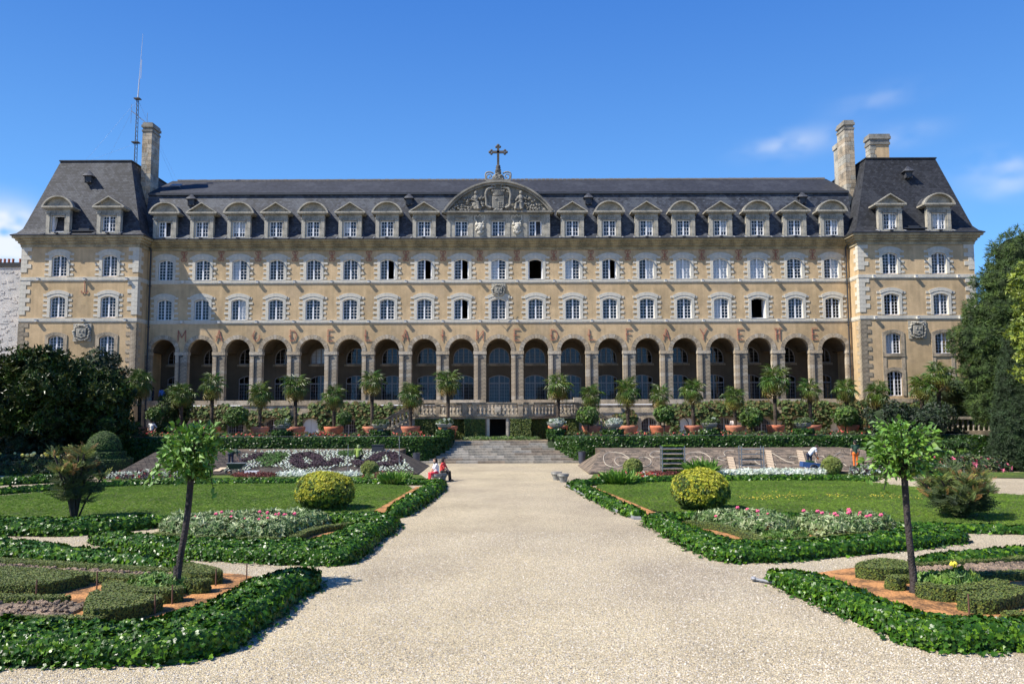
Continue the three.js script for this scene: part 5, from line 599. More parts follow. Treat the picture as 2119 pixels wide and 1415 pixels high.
// ---------------------------------------------------------------- sloping carpet beds
const bermY = v => .15 + .97 * v, bermP = (x, v, up = 0) => [x, bermY(v) + up, -50 - 6 * v];
function berm(name, label, xf0, xf1, xt0, xt1, mat, seed) {
  const nx = 110, nv = 26, pos = [], uv = [], idx = []; const g0 = thing(name, label, 'flower bed');
  for (let j = 0; j <= nv; j++) for (let i = 0; i <= nx; i++) { const v = -.08 + 1.08 * j / nv, t = i / nx, x = mix(mix(xf0, xt0, v), mix(xf1, xt1, v), t); pos.push(x, bermY(v) + (i && i < nx && j < nv ? (fbm(x * 1.5 + 50, v * 9 + 50, 4096, seed, 3) - .5) * .035 : 0), -50 - 6 * v); uv.push(x, v * 6); }
  for (let j = 0; j < nv; j++) for (let i = 0; i < nx; i++) { const a = j * (nx + 1) + i, b = a + 1, c = a + nx + 1, d = c + 1; idx.push(a, b, d, a, d, c); }
  const g = new THREE.BufferGeometry(); g.setAttribute('position', new THREE.Float32BufferAttribute(pos, 3)); g.setAttribute('uv', new THREE.Float32BufferAttribute(uv, 2)); g.setIndex(idx); g.computeVertexNormals(); mesh('soil_slope', g, mat, g0);
  const tri = (a, b, c) => { const q = new THREE.BufferGeometry(); q.setAttribute('position', new THREE.Float32BufferAttribute([...a, ...b, ...c], 3)); q.computeVertexNormals(); return muv(q); };
  const y1 = bermY(1), ends = []; for (const [xf, xt, s] of [[xf0, xt0, -1], [xf1, xt1, 1]]) { const A = [xf - (xt - xf) * .08, bermY(-.08), -49.52], B = [xt, y1, -56], C = [xf + (xt - xf) * .1 + s * .3, 0, -57.5], D = [xf, -.05, -49.4]; ends.push(s > 0 ? tri(A, C, B) : tri(A, B, C), s > 0 ? tri(D, C, A) : tri(D, A, C)); }
  mesh('soil_end', merge(ends), mat, g0); mesh('soil_top', muv(bx(xt0, xt1, -.1, y1 - .005, -60, -55.98)), M.soil, g0);
  for (let x = xf0; x < xf1 - .1; x += 2.4) mesh('edging_board', bxm(x, Math.min(x + 2.38, xf1), -.05, .14, -49.5, -49.42), M.bark, g0);
  return g0;
}
const polyDist = (pl, x, v) => { let b = 9; for (let i = 0; i + 1 < pl.length; i++) { const [a, c] = pl[i], [d, e] = pl[i + 1], y = v * 6, c6 = c * 6, e6 = e * 6, t = clamp(((x - a) * (d - a) + (y - c6) * (e6 - c6)) / ((d - a) ** 2 + (e6 - c6) ** 2)); b = Math.min(b, Math.hypot(a + (d - a) * t - x, c6 + (e6 - c6) * t - y)); } return b; };
{
  const bed = berm('carpet_bed', 'sloping carpet bed planted with white cushions and purple scrolls', -24.6, -6.0, -24.9, -7.95, std(L(.08, .064, .052), .97, { map: T.soil, bumpMap: T.soilB, bumpScale: .04 }), 3);
  const s1 = [[-12.72, .24], [-13.05, .16], [-13.7, .24], [-14.35, .52], [-14.46, .76], [-13.97, .8], [-13.23, .64], [-12.5, .35], [-11.96, .24], [-11.57, .29], [-11.57, .49]], s2 = [[-10.22, .37], [-9.71, .26], [-9.34, .34], [-9.11, .57], [-8.85, .77], [-8.31, .8], [-7.75, .6], [-7.64, .37], [-8.01, .23], [-8.41, .26]], s3 = [[-17.3, .75], [-17.6, .5], [-17.9, .3]];
  const r = rng(1800), W = [], Gn = [], Pu = [], Gr = []; const el = (x, v, cx, cv, a, b) => ((x - cx) / a) ** 2 + ((v - cv) / b) ** 2 < 1;
  for (let v = .0; v < 1.0; v += .038) for (let x = -18.2 + (Math.round(v / .038) % 2) * .13; x < -5.9 - 2.05 * v - .15; x += .26) {
    const X = x + (r() - .5) * .16, Vv = v + (r() - .5) * .022, p = bermP(X, Vv, .04); const d = Math.min(polyDist(s1, X, Vv), polyDist(s2, X, Vv), polyDist(s3, X, Vv));
    if (d < .36) { for (let k = 0; k < 3; k++) Pu.push({ p: [p[0] + (r() - .5) * .2, p[1] + r() * .05, p[2] + (r() - .5) * .2], n: [0, 1, .3], s: .2 + r() * .08, j: .8, c: tint(r, PAL.purple) }); continue; }
    if (d < .5 || X < -17.2) { if (r() < .6) continue; }
    if (el(X, Vv, -15.4, 0, 1.15, .2) || el(X, Vv, -10.5, 0, 1.15, .2)) continue;
    if (el(X, Vv, -16.1, .64, 1.0, .24) || el(X, Vv, -15.7, .5, .6, .3) || el(X, Vv, -11.2, .83, .75, .16)) { for (let k = 0; k < 3; k++) Gr.push({ p: [p[0] + (r() - .5) * .2, p[1], p[2] + (r() - .5) * .2], n: [0, 1, .2], s: .18 + r() * .08, j: .8, c: tint(r, [[.06, .14, .02], [.08, .18, .025]]) }); continue; }
    const q = .85 + r() * .3; W.push({ p: [p[0], p[1] + .07, p[2]], n: [0, 1, .2], s: .066 * q, j: .3, c: tint(r, [[.62, .66, .56], [.5, .55, .44], [.36, .43, .28]]) }); Gn.push({ p, n: [0, 1, .2], s: .15 * q, j: .5, c: tint(r, [[.05, .09, .03], [.08, .13, .04]]) });
  }
  leaves('white_cushions', new THREE.IcosahedronGeometry(1, 1).scale(1, .7, 1), M.matt, W, bed, 1801, false).userData.kind = 'stuff'; leaves('cushion_leaves', sprigG, M.matt, Gn, bed, 1802, false).userData.kind = 'stuff'; leaves('purple_scrolls', sprigG, M.matt, Pu, bed, 1803, false).userData.kind = 'stuff'; leaves('green_plants', sprigG, M.matt, Gr, bed, 1804, false).userData.kind = 'stuff';
  const plugs = []; for (let v = .06; v < .95; v += .05) for (let x = -24.3 + (Math.round(v / .05) % 2) * .17; x < -18.6; x += .34) plugs.push({ p: bermP(x + (r() - .5) * .08, v, .03), n: [0, 1, 0], s: .09, j: .8, c: tint(r, PAL.purple) }); leaves('plug_plants', sprigG, M.matt, plugs, bed, 1805, false).userData.kind = 'stuff';
}
{
  const bed = berm('carpet_bed', 'bare sloping carpet bed with white chalk scrolls marked out for planting', 4.8, 23.8, 6.2, 24.5, std(L(.235, .18, .13), .97, { map: T.soil, bumpMap: T.soilB, bumpScale: .04 }), 9);
  const CH = [[[7.27, .352], [7.11, .258], [6.5, .171], [6.1, .26], [6.06, .528], [6.27, .77], [6.73, .895], [7.37, .861], [7.7, .674], [7.86, .408], [8.1, .322]], [[7.27, .352], [6.86, .242], [6.72, .353], [6.78, .526], [7.11, .645], [7.54, .626], [7.74, .448]], [[8.4, .552], [8.59, .623], [8.95, .622], [9.12, .491], [8.91, .32], [8.53, .21], [8.14, .211]], [[10.29, .918], [9.96, .951], [9.52, .856], [9.31, .7], [9.51, .621], [10.01, .668]], [[11.3, .66], [11.67, .74], [12.26, .861], [12.95, .879], [13.21, .721], [13.05, .482], [12.56, .283], [11.94, .175], [11.56, .23], [11.67, .342]], [[11.1, .3], [11.32, .399], [11.83, .603], [12.31, .662], [12.47, .542], [12.3, .397], [11.9, .313]], [[15.43, .969], [14.93, .971], [14.51, .843], [14.3, .688], [13.8, .628], [13.66, .539], [13.89, .48], [14.35, .567]], [[13.21, .012], [13.62, .171], [14.12, .241], [14.53, .169], [14.8, .061]], [[16.5, .775], [16.98, .901], [17.62, .931], [17.8, .772], [17.84, .588], [17.95, .412], [18.24, .326]], [[16.01, .533], [15.85, .36], [16.01, .22], [16.72, .386], [16.92, .329], [16.81, .218]], [[18.34, .561], [18.72, .657], [19.11, .636], [19.12, .464], [18.71, .222]], [[20, .493], [20.42, .62], [20.8, .652], [20.71, .523], [20.21, .369], [19.71, .279], [19.71, .37], [20, .493]], [[20.38, .368], [20.94, .46], [21.7, .682], [22.59, .882]], [[20.23, .218], [20.89, .337], [21.59, .553], [22.23, .668]], [[20.21, .957], [20.6, .86]], [[21.32, .305], [21.26, .187]]];
  const r = rng(1810); for (const l of CH) mesh('chalk_line', tube(l.map(([x, v]) => bermP(x + (r() - .5) * .04, v, .012)), .024, l.length * 7, 5), M.chalk, bed);
  const plug = []; for (let k = 0; k < 900; k++) { const x = 6 + r() * 17, v = .1 + r() * .85; if (CH.some(l => { const d = polyDist(l, x, v); return d > .12 && d < .55; }) && r() < .7) plug.push({ p: bermP(x, v, .02), n: [0, 1, 0], s: .1, j: .8, c: tint(r, [[.07, .05, .04], [.05, .06, .03]]) }); } leaves('plug_plants', sprigG, M.matt, plug, bed, 1811, false).userData.kind = 'stuff';
  [[[14.52, .6], [13.73, .01], 5, 'left of the empty trolley'], [[17.7, .93], [16.2, .05], 7, 'right of the empty trolley'], [[19.86, .92], [18.7, .3], 5, 'behind the man in white']].forEach(([[x0, v0], [x1, v1], n, w]) => { const t = thing('duckboard', `walkway of pale square boards laid up the slope ${w}`, 'boards', 0, 0, 0, 'duckboards on the bare bed'); for (let k = 0; k < n; k++) { const q = (k + .5) / n, x = mix(x0, x1, q), v = mix(v0, v1, q), l = Math.hypot(x1 - x0, (v1 - v0) * 6.08) / n - .025; const b = put('board', new THREE.BoxGeometry(.42, .03, l), std(L(.56, .43, .29), .85, { map: T.stone }), t, ...bermP(x, v, .07)); const zd = V(x1 - x0, (v1 - v0) * .97, -(v1 - v0) * 6).normalize(), nn = V(0, 6, .97).normalize(), xd = new THREE.Vector3().crossVectors(nn, zd).normalize(); b.quaternion.setFromRotationMatrix(new THREE.Matrix4().makeBasis(xd, new THREE.Vector3().crossVectors(zd, xd), zd)); } });
}
// flower strips in front of the carpet beds
planting('flower_strip', 'strip of dense white flowers before the left carpet bed', 'flowers', [[-14.2, -48.9], [-9, -48.7], [-9, -48.2], [-14.2, -48.4]], .22, 130, .2, PAL.white, 1820, sprigG, { mat: M.matt });
planting('flower_strip', 'strip of dense white flowers before the bare carpet bed', 'flowers', [[12.4, -49.2], [19, -49.2], [19, -48.5], [12.4, -48.4]], .24, 140, .2, PAL.white, 1821, sprigG, { mat: M.matt });
planting('flower_strip', 'low rust-red strip before the left carpet bed', 'bedding plants', [[-16.6, -48.6], [-14.4, -48.5], [-14.4, -48.0], [-16.6, -48.1]], .18, 130, .2, PAL.rust, 1822, sprigG, { mat: M.matt });
planting('flower_strip', 'low dark red strip before the seedling trolley', 'bedding plants', [[8.4, -48.9], [11.8, -49], [11.8, -48.5], [8.4, -48.4]], .2, 130, .2, PAL.rust, 1823, sprigG, { mat: M.matt });
planting('flower_patch', 'pointed bed of scarlet, white and green edged with box, right of the walk', 'flower bed', [[4.5, -44.5], [6.4, -43.9], [8.6, -44.6], [7.4, -46.2], [5.6, -46]], .3, 120, .2, [...PAL.red, ...PAL.red, ...PAL.lime, PAL.white[1]], 1824, sprigG, { mat: M.matt });
planting('flower_patch', 'pointed bed of rust and green plants left of the walk', 'flower bed', [[-8.8, -45.6], [-6.9, -44.8], [-5.6, -45.4], [-7, -46.6]], .28, 120, .2, [...PAL.rust, ...PAL.lime, PAL.white[2]], 1825, sprigG, { mat: M.matt });
planting('flower_patch', 'round patch of silver and dark red plants at the far left', 'flower bed', [[-24.5, -47.4], [-22, -46.6], [-18.8, -46.6], [-17.6, -47.4], [-20, -48.2]], .32, 110, .2, [...PAL.silver, ...PAL.purple, PAL.red[2]], 1826, sprigG, { mat: M.matt });
planting('flower_patch', 'patch of silver and dark red plants before the man in green', 'flower bed', [[20, -48.6], [21.6, -47.8], [25.5, -47.4], [26.5, -48.6], [24, -49.3]], .5, 110, .22, [...PAL.silver, ...PAL.purple, PAL.lime[0]], 1827, sprigG, { mat: M.matt });
[['bright grassy tuft at the end of the right lawn', 5.7, -42.9, .95, .7], ['grassy tuft at the end of the left lawn', -6.35, -43.5, .95, .6], ['tall grassy tuft behind the right golden bush', 11.3, -48.2, .8, .9]].forEach(([l, x, z, s, h], i) => { const r = rng(1830 + i), pts = []; for (let k = 0; k < 260; k++) { const a = r() * 6.283, q = Math.sqrt(r()); pts.push({ p: [Math.cos(a) * q * s * .7, r() * .1, Math.sin(a) * q * s * .7], n: [Math.cos(a) * q * 1.1, 1, Math.sin(a) * q * 1.1], s: h * (.7 + r() * .5), j: .5, c: tint(r, [[.15, .3, .03], [.19, .34, .04], [.10, .22, .025]]) }); } const t = thing('grass_tuft', l, 'tuft', x, .03, z); leaves('grass_leaves', longG, M.leaf, pts.map(p => p), t, 1833 + i, false).userData.kind = 'stuff'; });
planting('rose_patch', 'bed of pale yellow roses under the trees at the left edge', 'roses', [[-38, -50.5], [-27, -50.8], [-26.5, -52.5], [-38, -53]], .95, 60, .28, [...PAL.rosegreen, ...PAL.mag], 1840);
{ const r = rng(1841), pts = []; for (let k = 0; k < 46; k++) pts.push({ p: [-37 + r() * 10.5, 1.0 + r() * .35, -50.5 - r() * 1.4], n: [0, 1, 0], s: .07 + r() * .05, j: 0, c: tint(r, PAL.lemon) }); tag(leaves('rose_blooms', new THREE.IcosahedronGeometry(1, 1), M.matt, pts, scene, 1842, false), 'pale yellow rose blooms at the left edge', 'roses', null, 'stuff'); }
planting('rose_patch', 'pink-flecked flower bed under the conifers at the right edge', 'flowers', [[25.5, -50.5], [31, -50], [32, -52.5], [26, -53]], .7, 60, .28, [...PAL.rosegreen, ...PAL.rosegreen, ...PAL.dark, PAL.pink[1]], 1843);

// ---------------------------------------------------------------- shaped bushes
const bush = (name, label, cat, x, z, rx, ry, cy, n, size, pal, pal2, seed, o = {}) => { const t = thing(name, label, cat, x, 0, z, o.group); mesh('branches', merge([ball(0, cy, 0, rx * .8, ry * .82, rx * .8, 3), bar(0, 0, 0, 0, cy * .6, 0, rx * .25, rx * .15)]), M.under, t); leaves('foliage', o.geo ?? sprigG, M.leaf, clumpPts([[0, cy, 0, rx, ry, rx]], n, size, pal, seed, { shell: o.shell ?? .82, pal2, low: .03, jit: o.jit ?? .9 }), t, seed + 1, false); return t; };
function goldBush(label, x, z, seed) { const t = thing('golden_bush', label, 'bush', x, 0, z, 'golden clipped bushes on the lawns'), r = rng(seed), pts = []; mesh('branches', merge([ball(0, .78, 0, .98, .7, .98, 3), bar(0, 0, 0, 0, .5, 0, .5, .3)]), M.under, t); for (let k = 0; k < 7000; k++) { const u = r() * 2 - 1, a = r() * 6.283, s = Math.sqrt(1 - u * u), dx = s * Math.cos(a), dz = s * Math.sin(a), l = .86 + .28 * fbm(dx * 2.4 + 9, dz * 2.4 + u * 2 + 9, 4096, seed % 9 + 2, 3), q = (.9 + .12 * r()) * l, y = .78 + u * .76 * q; if (y < .02) continue; const g = fbm(dx * 4 + 30, u * 4 + dz * 3 + 30, 4096, 7, 3) + u * .18 + (q - .95) * .9 + (r() - .5) * .3; pts.push({ p: [dx * 1.12 * q * (seed % 2 ? 1 : .97), y * (seed % 2 ? .97 : 1.04), dz * 1.12 * q], n: [dx, u + .4, dz], s: .075 + r() * .045, j: 1.1, c: tint(r, g > .47 ? PAL.gold : g > .38 ? PAL.lime : PAL.goldIn) }); } leaves('foliage', sprigG, M.leaf, pts, t, seed + 1, false); }
goldBush('round golden-leaved clipped bush on the left lawn', -7.55, -32.5, 1901); goldBush('round golden-leaved clipped bush on the right lawn', 7.45, -32.0, 1902);
const lball = [[.26, .31, .06], [.32, .36, .08], [.2, .26, .05]];
bush('box_ball', 'small pale green box ball at the foot of the white and purple carpet bed', 'bush', -8.6, -48.6, .5, .46, .44, 1700, .1, lball, null, 1911, { shell: .93, group: 'clipped box balls' }); bush('box_ball', 'small pale green box ball before the bare carpet bed by the walk', 'bush', 7.35, -49.0, .54, .5, .46, 1700, .1, lball, null, 1913, { shell: .93, group: 'clipped box balls' }); bush('box_ball', 'small pale green box ball beside the blue cart', 'bush', 19.4, -48.9, .56, .54, .52, 1800, .1, lball, null, 1915, { shell: .93, group: 'clipped box balls' });
// domed topiary on stepped hedges
for (const [sd, x, z] of [[-1, -27.6, -54.2], [1, 27.3, -57.2]]) { const t = thing('domed_topiary', `clipped evergreen dome on stepped hedges near the ${sd < 0 ? 'dark trees at the left' : 'right pavilion'}`, 'topiary', x, 0, z, 'domed topiaries'), r = rng(1920 + sd), pts = []; mesh('hedge_core', merge([new THREE.CylinderGeometry(2.1, 2.2, .8, 24).translate(0, .4, 0), new THREE.CylinderGeometry(1.6, 1.7, 1.3, 24).translate(0, .65, 0), ball(0, 1.5, 0, 1.22, 1.2, 1.22, 3)]), M.under, t); for (let k = 0; k < 4200; k++) { const a = r() * 6.283, c = Math.cos(a), s = Math.sin(a), w = r(); let p, n; if (w < .5) { const u = r(), q = Math.sqrt(1 - u * u); p = [c * q * 1.28, 1.5 + u * 1.26, s * q * 1.28]; n = [c * q, u, s * q]; } else if (w < .75) { const tp = r() < .5, rr = tp ? 1.2 + r() * .45 : 1.65; p = [c * rr, tp ? 1.32 : .8 + r() * .5, s * rr]; n = tp ? [0, 1, 0] : [c, .2, s]; } else { const tp = r() < .5, rr = tp ? 1.65 + r() * .5 : 2.15; p = [c * rr, tp ? .82 : r() * .8, s * rr]; n = tp ? [0, 1, 0] : [c, .2, s]; } pts.push({ p, n, s: .1 + r() * .05, j: 1.4, c: tint(r, [[.06, .12, .014], [.08, .15, .018], [.05, .10, .014]]) }); } leaves('clipped_leaves', boxLeafG, M.matt, pts, t, 1925 + sd); t.scale.set(.86, .95, .86); }
// mahonia-like shrubs with feathery leaves
const pinG = (() => { const a = [bar(0, 0, 0, 0, 1, -.12, .012, .006, 3)]; for (let k = 0; k < 8; k++) for (const s of [-1, 1]) a.push(leafOf(.34 - k * .018, .075, .15, .2).rotateZ(-s * 1.15).translate(0, .18 + k * .105, -.015 * k)); a.push(leafOf(.26, .1, .15, .2).translate(0, .98, -.12)); return merge(a); })();
[['feathery bronze-tipped shrub standing upright on the left lawn', -16.2, -29.9, 3.0, 1.15, 1], ['broad feathery yellow-tipped shrub on the right lawn', 16.2, -29.2, 2.15, 1.75, 2]].forEach(([l, x, z, H, W, sd]) => {
  const t = thing('feathery_shrub', l, 'shrub', x, 0, z), r = rng(1930 + sd), stems = [], pts = []; const ns = sd === 1 ? 17 : 34; for (let k = 0; k < ns; k++) { const a = r() * 6.283, q = Math.sqrt(r()) * W * (sd === 1 ? .8 : .7), h = H * (sd === 1 ? .6 + .38 * r() : .42 + .5 * r()) * (1 - .25 * q / W), tx = Math.cos(a) * q, tz = Math.sin(a) * q; stems.push(tube([[tx * .12, 0, tz * .12], [tx * .45, h * .5, tz * .45], [tx, h, tz]], .035, 6, 5)); for (let w = 0; w < 3; w++) { const hy = h - w * H * .14, kx = mix(0, tx, hy / h); const kz = mix(0, tz, hy / h); const nl = 17; for (let q2 = 0; q2 < nl; q2++) { const b = q2 / nl * 6.283 + r(), up = w === 0 ? .25 + r() * .75 : -.05 + r() * .45; pts.push({ p: [kx, hy, kz], n: [Math.cos(b), up, Math.sin(b)], s: (sd === 1 ? .36 : .38) * (.6 + r() * .7), j: .3, c: tint(r, w === 0 ? PAL.maho : [[.035, .06, .012], [.05, .085, .016], [.08, .12, .02], [.14, .18, .03]]) }); } } } for (let k = 0; k < (sd === 1 ? 60 : 120); k++) { const b = r() * 6.283, y = (sd === 1 ? .75 : .35) + r() * H * .35, q = r() * W * .4; pts.push({ p: [Math.cos(b) * q, y, Math.sin(b) * q], n: [Math.cos(b), r() * .5 - .1, Math.sin(b)], s: .35 + r() * .3, j: .4, c: tint(r, [[.03, .06, .012], [.045, .08, .016]]) }); }
  mesh('stems', merge(stems), M.bark, t); leaves('foliage', pinG, M.matt, pts, t, 1940 + sd, false);
});

// ---------------------------------------------------------------- the two young standard trees in the foreground
[['slender young tree with leaning trunk in the near left parterre', -7.4, -17.9, .25, .72, 2.45, 3.05, 1], ['slender young tree with straight dark trunk in the near right parterre', 8.68, -17.62, -.1, .86, 2.5, 3.05, 2]].forEach(([l, x, z, lean, W, th, cy, sd]) => {
  const t = thing('young_tree', l, 'tree', x, 0, z, 'young standard trees'), r = rng(1950 + sd), br = [], pts = []; mesh('trunk', muv(merge([tube([[0, -.05, 0], [lean * .25, .7, 0], [lean * .75, 1.6, 0], [lean, th, 0]], .07, 20, 9), lathe([[.13, -.05], [.095, .08], [.076, .3], [.066, .6]], 10)])), std(L(.045, .035, .032), .75, { map: T.soil, bumpMap: T.soilB, bumpScale: .02 }), t); const tips = [];
  for (let k = 0; k < 52; k++) { const a = r() * 6.283, u = r() * 1.75 - .8, q = .45 + r() * .6, R = W * q * Math.sqrt(Math.max(.1, 1 - u * u * .6)), end = [lean + Math.cos(a) * R, cy + u * .72, Math.sin(a) * R];  const c = new THREE.CatmullRomCurve3([V(lean, th - .1, 0), V(mix(lean, end[0], .4), mix(th, end[1], .6) + .12, end[2] * .4), V(...end)]); br.push(new THREE.TubeGeometry(c, 6, .014, 4)); const nl = 20 + Math.floor(r() * 10); for (let q2 = 0; q2 < nl; q2++) { const f = .25 + .75 * r(), p = c.getPoint(f); pts.push({ p: [p.x + (r() - .5) * .16, p.y + (r() - .5) * .14, p.z + (r() - .5) * .16], n: [Math.cos(a) * .7 + (r() - .5), .5 - r() * .9, Math.sin(a) * .7 + (r() - .5)], s: .1 + r() * .07, j: .8, c: tint(r, PAL.young) }); } }
  const droop = sd === 1 ? [[-.9, 2.4, .1], [-.7, 2.4, .3], [.6, 2.2, .2]] : [[-.8, 2.45, .1], [-.6, 2.25, .3], [.95, 3.1, .2]]; for (const e of droop) { const c = new THREE.CatmullRomCurve3([V(lean, th + .1, 0), V(lean + e[0] * .6, cy, e[2]), V(lean + e[0], e[1], e[2])]); br.push(new THREE.TubeGeometry(c, 8, .01, 4)); for (let k = 0; k < 16; k++) { const p = c.getPoint(.45 + .55 * k / 15); pts.push({ p: [p.x + (r() - .5) * .1, p.y, p.z + (r() - .5) * .1], n: [r() - .5, -.6, r() - .2], s: .12 + r() * .06, j: .7, c: tint(r, PAL.young) }); } }
  mesh('branches', merge(br), M.bark, t); const fill = clumpPts([[lean, cy + .05, 0, W * .92, .62, W * .92], [lean - .25, cy - .2, .1, W * .6, .42, W * .6], [lean + .2, cy + .25, 0, W * .6, .45, W * .6]], 620, .14, PAL.young, 1957 + sd, { shell: .35, cut: .3, jit: 1.3, lift: -.15 }); leaves('crown', leafOf(1, .62, .14, .22), M.leaf, pts.concat(fill), t, 1955 + sd, false);
});

// ---------------------------------------------------------------- large trees
function tree(name, label, x, z, cl, n, size, pal, seed, { geo = sprigG, mat = M.leaf, trunk = .35, th = 3, cut = .3, shell = .45, group, limbs = 5, low = 0, core = .55 } = {}) {
  const t = thing(name, label, 'tree', x, 0, z, group), tr = [bar(0, -.1, 0, 0, th, 0, trunk, trunk * .7, 10)]; cl.slice(0, limbs).forEach(c => tr.push(tube([[0, th * .7, 0], [c[0] * .5, mix(th, c[1], .5), c[2] * .5], [c[0], c[1], c[2]]], trunk * .3, 8, 6))); mesh('trunk', muv(merge(tr)), M.bark, t);
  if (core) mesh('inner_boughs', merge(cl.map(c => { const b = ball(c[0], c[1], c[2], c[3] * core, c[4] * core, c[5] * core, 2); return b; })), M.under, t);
  leaves('crown', geo, mat, clumpPts(cl, n, size, pal, seed, { cut, shell, jit: 1.0, low }), t, seed + 1, false); return t;
}
const around = (n, R, y0, y1, rr, seed, top = .5) => { const r = rng(seed), a = []; for (let i = 0; i < n; i++) { const q = r() * 6.283, h = r(), k = R * (1 - top * h * h) * Math.sqrt(r()); a.push([Math.cos(q) * k, mix(y0, y1, h), Math.sin(q) * k, rr * (.7 + r() * .6), rr * (.55 + r() * .45), rr * (.7 + r() * .6)]); } return a; };
const Lt = 'broadleaved trees at the left edge', Rt = 'evergreens at the right edge';
tree('magnolia_tree', 'large glossy magnolia at the left edge', -33.5, -58.5, around(26, 4.0, 2.2, 7.6, 1.7, 61), 9500, .42, PAL.mag, 2001, { geo: magG, mat: M.gloss, group: Lt, trunk: .3, th: 2.6 });
tree('broadleaf_tree', 'dark dense tree beside the magnolia, before the shaded pavilion', -35.2, -65.5, around(24, 3.0, 2.6, 7.9, 1.8, 62, .4), 9000, .38, PAL.dark.concat(PAL.mag), 2003, { group: Lt });
tree('broadleaf_tree', 'low dark tree behind the dome at the left', -34.5, -62.5, around(14, 3.0, 1.2, 6.0, 1.6, 63), 4200, .36, PAL.dark, 2005, { group: Lt });
tree('broadleaf_tree', 'tree partly outside the left edge behind the yellow roses', -40.5, -57, around(22, 4, 2, 9, 1.9, 64), 6000, .4, PAL.mag, 2007, { group: Lt, geo: magG });
tree('broadleaf_tree', 'tall tree outside the left edge that shades the far left', -41.5, -48.5, around(22, 3.6, 4, 12.5, 2.0, 74), 4200, .5, PAL.mag, 2029, { group: Lt, trunk: .35, th: 4 });
tree('conifer_tree', 'tall billowing dark green conifer at the right edge', 38.5, -60, [[0, 15.6, 0, 1.9, 1.8, 1.9], [-.9, 13.4, .5, 2.4, 1.6, 2.2], [.9, 12.6, .3, 2.6, 1.8, 2.2], [-2.0, 11, .6, 2.4, 1.7, 2.2], [.2, 10.4, .8, 3, 2, 2.4], [-3.2, 9, .6, 2.3, 1.7, 2.2], [-.8, 8.4, 1, 3, 2, 2.6], [1.8, 9, .8, 3, 2.2, 2.6], [-2.8, 6.6, .8, 2.2, 1.8, 2.2], [-.4, 6, 1.2, 3, 2.2, 2.6], [2, 6, 1, 3, 2.4, 2.6], [-2.2, 4.3, .8, 2.4, 1.8, 2.2], [.6, 3.6, 1.2, 3, 2.2, 2.6]], 21000, .4, PAL.conifer, 2009, { geo: needleG, mat: M.matt, trunk: .45, th: 6, cut: .2, shell: .6, group: Rt, core: .74 });
tree('conifer_tree', 'second conifer partly outside the right edge', 44, -62, around(20, 3.5, 2, 17, 2.2, 66, .7), 6000, .5, PAL.conifer, 2011, { geo: needleG, mat: M.matt, group: Rt });
tree('yew_tree', 'column of dark blue-green yew in front of the conifer', 32.4, -51.5, [[0, 1.4, 0, 1.5, 1.9, 1.5], [.3, 3.4, 0, 1.5, 2.2, 1.4], [.5, 5.6, 0, 1.35, 2.2, 1.3], [.6, 7.6, 0, 1.0, 1.8, 1.0], [-.7, 2.4, .4, 1.0, 2.0, 1], [1.3, 2.2, .3, 1.1, 2.4, 1.1], [1.5, 5, .2, 1.0, 2.2, 1.0]], 9000, .32, PAL.cypress, 2013, { geo: needleG, mat: M.matt, trunk: .3, th: 2, cut: .2, shell: .6, group: Rt, core: .72 });
tree('lime_leaved_tree', 'sunlit yellow-green branches at the right edge', 30.9, -47, [[0, 11.0, 0, 1.2, 1.6, 1.2], [-.4, 8.0, .3, 1.3, 1.3, 1.2], [.6, 9.4, 0, 1.4, 1.5, 1.2], [-.6, 6.6, .3, 1.1, 1, 1.1], [1, 7, 0, 1.4, 1.4, 1.3]], 2300, .34, PAL.yel, 2015, { trunk: .16, th: 6, cut: .42, shell: .2, core: 0 });
tree('dark_shrub', 'dark leafy shrubs massed before the right pavilion', 31.5, -62.5, around(16, 3.4, .8, 3.4, 1.3, 68, .3), 4800, .3, PAL.dark, 2017, { trunk: .15, th: 1 });
tree('dark_shrub', 'bright ivy-leaved shrub below the dome at the right', 29.6, -55.2, around(7, 1.5, .5, 1.7, .8, 69, .3), 1600, .26, PAL.ivy, 2019, { trunk: .1, th: .6 });
tree('dark_shrub', 'shrubs in deep shade under the trees at the left', -33.5, -59.5, around(16, 4.5, .4, 2.0, 1.1, 71, .2), 3600, .3, PAL.dark, 2021, { trunk: .1, th: .6 });
tree('light_shrub', 'light green shrub between the trees and first palm at the left', -28.4, -66.5, around(8, 1.2, 2.5, 5.6, .9, 70, .3), 1500, .3, PAL.rosegreen, 2023, { trunk: .1, th: 2.5 });
tree('dark_shrub', 'dark evergreen thicket behind the shrubs right of the pavilion', 43, -69, around(18, 7, .8, 5.5, 2.2, 73, .2), 3600, .42, PAL.conifer, 2027, { trunk: .2, th: 2 });
{ const t = thing('garden_wall', 'grey stone garden wall with balustrade beside the right pavilion', 'wall', 36, 0, -64); mesh('wall_face', muv(merge([bx(-3, 40, 0, 2.2, -.4, 0)])), M.grey2, t); mesh('coping', bxm(-3.1, 40.1, 3.1, 3.3, -.45, .05), M.grey3, t); const b = muv(lathe([[.1, 0], [.07, .1], [.13, .35], [.06, .7], [.1, .9]], 8)); for (let k = 0; k < 22; k++) mesh('baluster', b, M.grey3, t).position.set(-2.8 + k * .42, 2.2, -.2); }
{ const t = thing('upright_shrub', 'narrow bright green upright shrub against the creeper near the right pavilion', 'shrub', 28.2, 1.5, -66.2); leaves('foliage', needleG, M.matt, clumpPts([[0, 1.3, 0, .65, 1.4, .65]], 900, .26, [[.04, .11, .03], [.05, .13, .035]], 2025, { shell: .5 }), t, 2026, false); mesh('stem', bar(0, 0, 0, 0, 2, 0, .05), M.bark, t); }

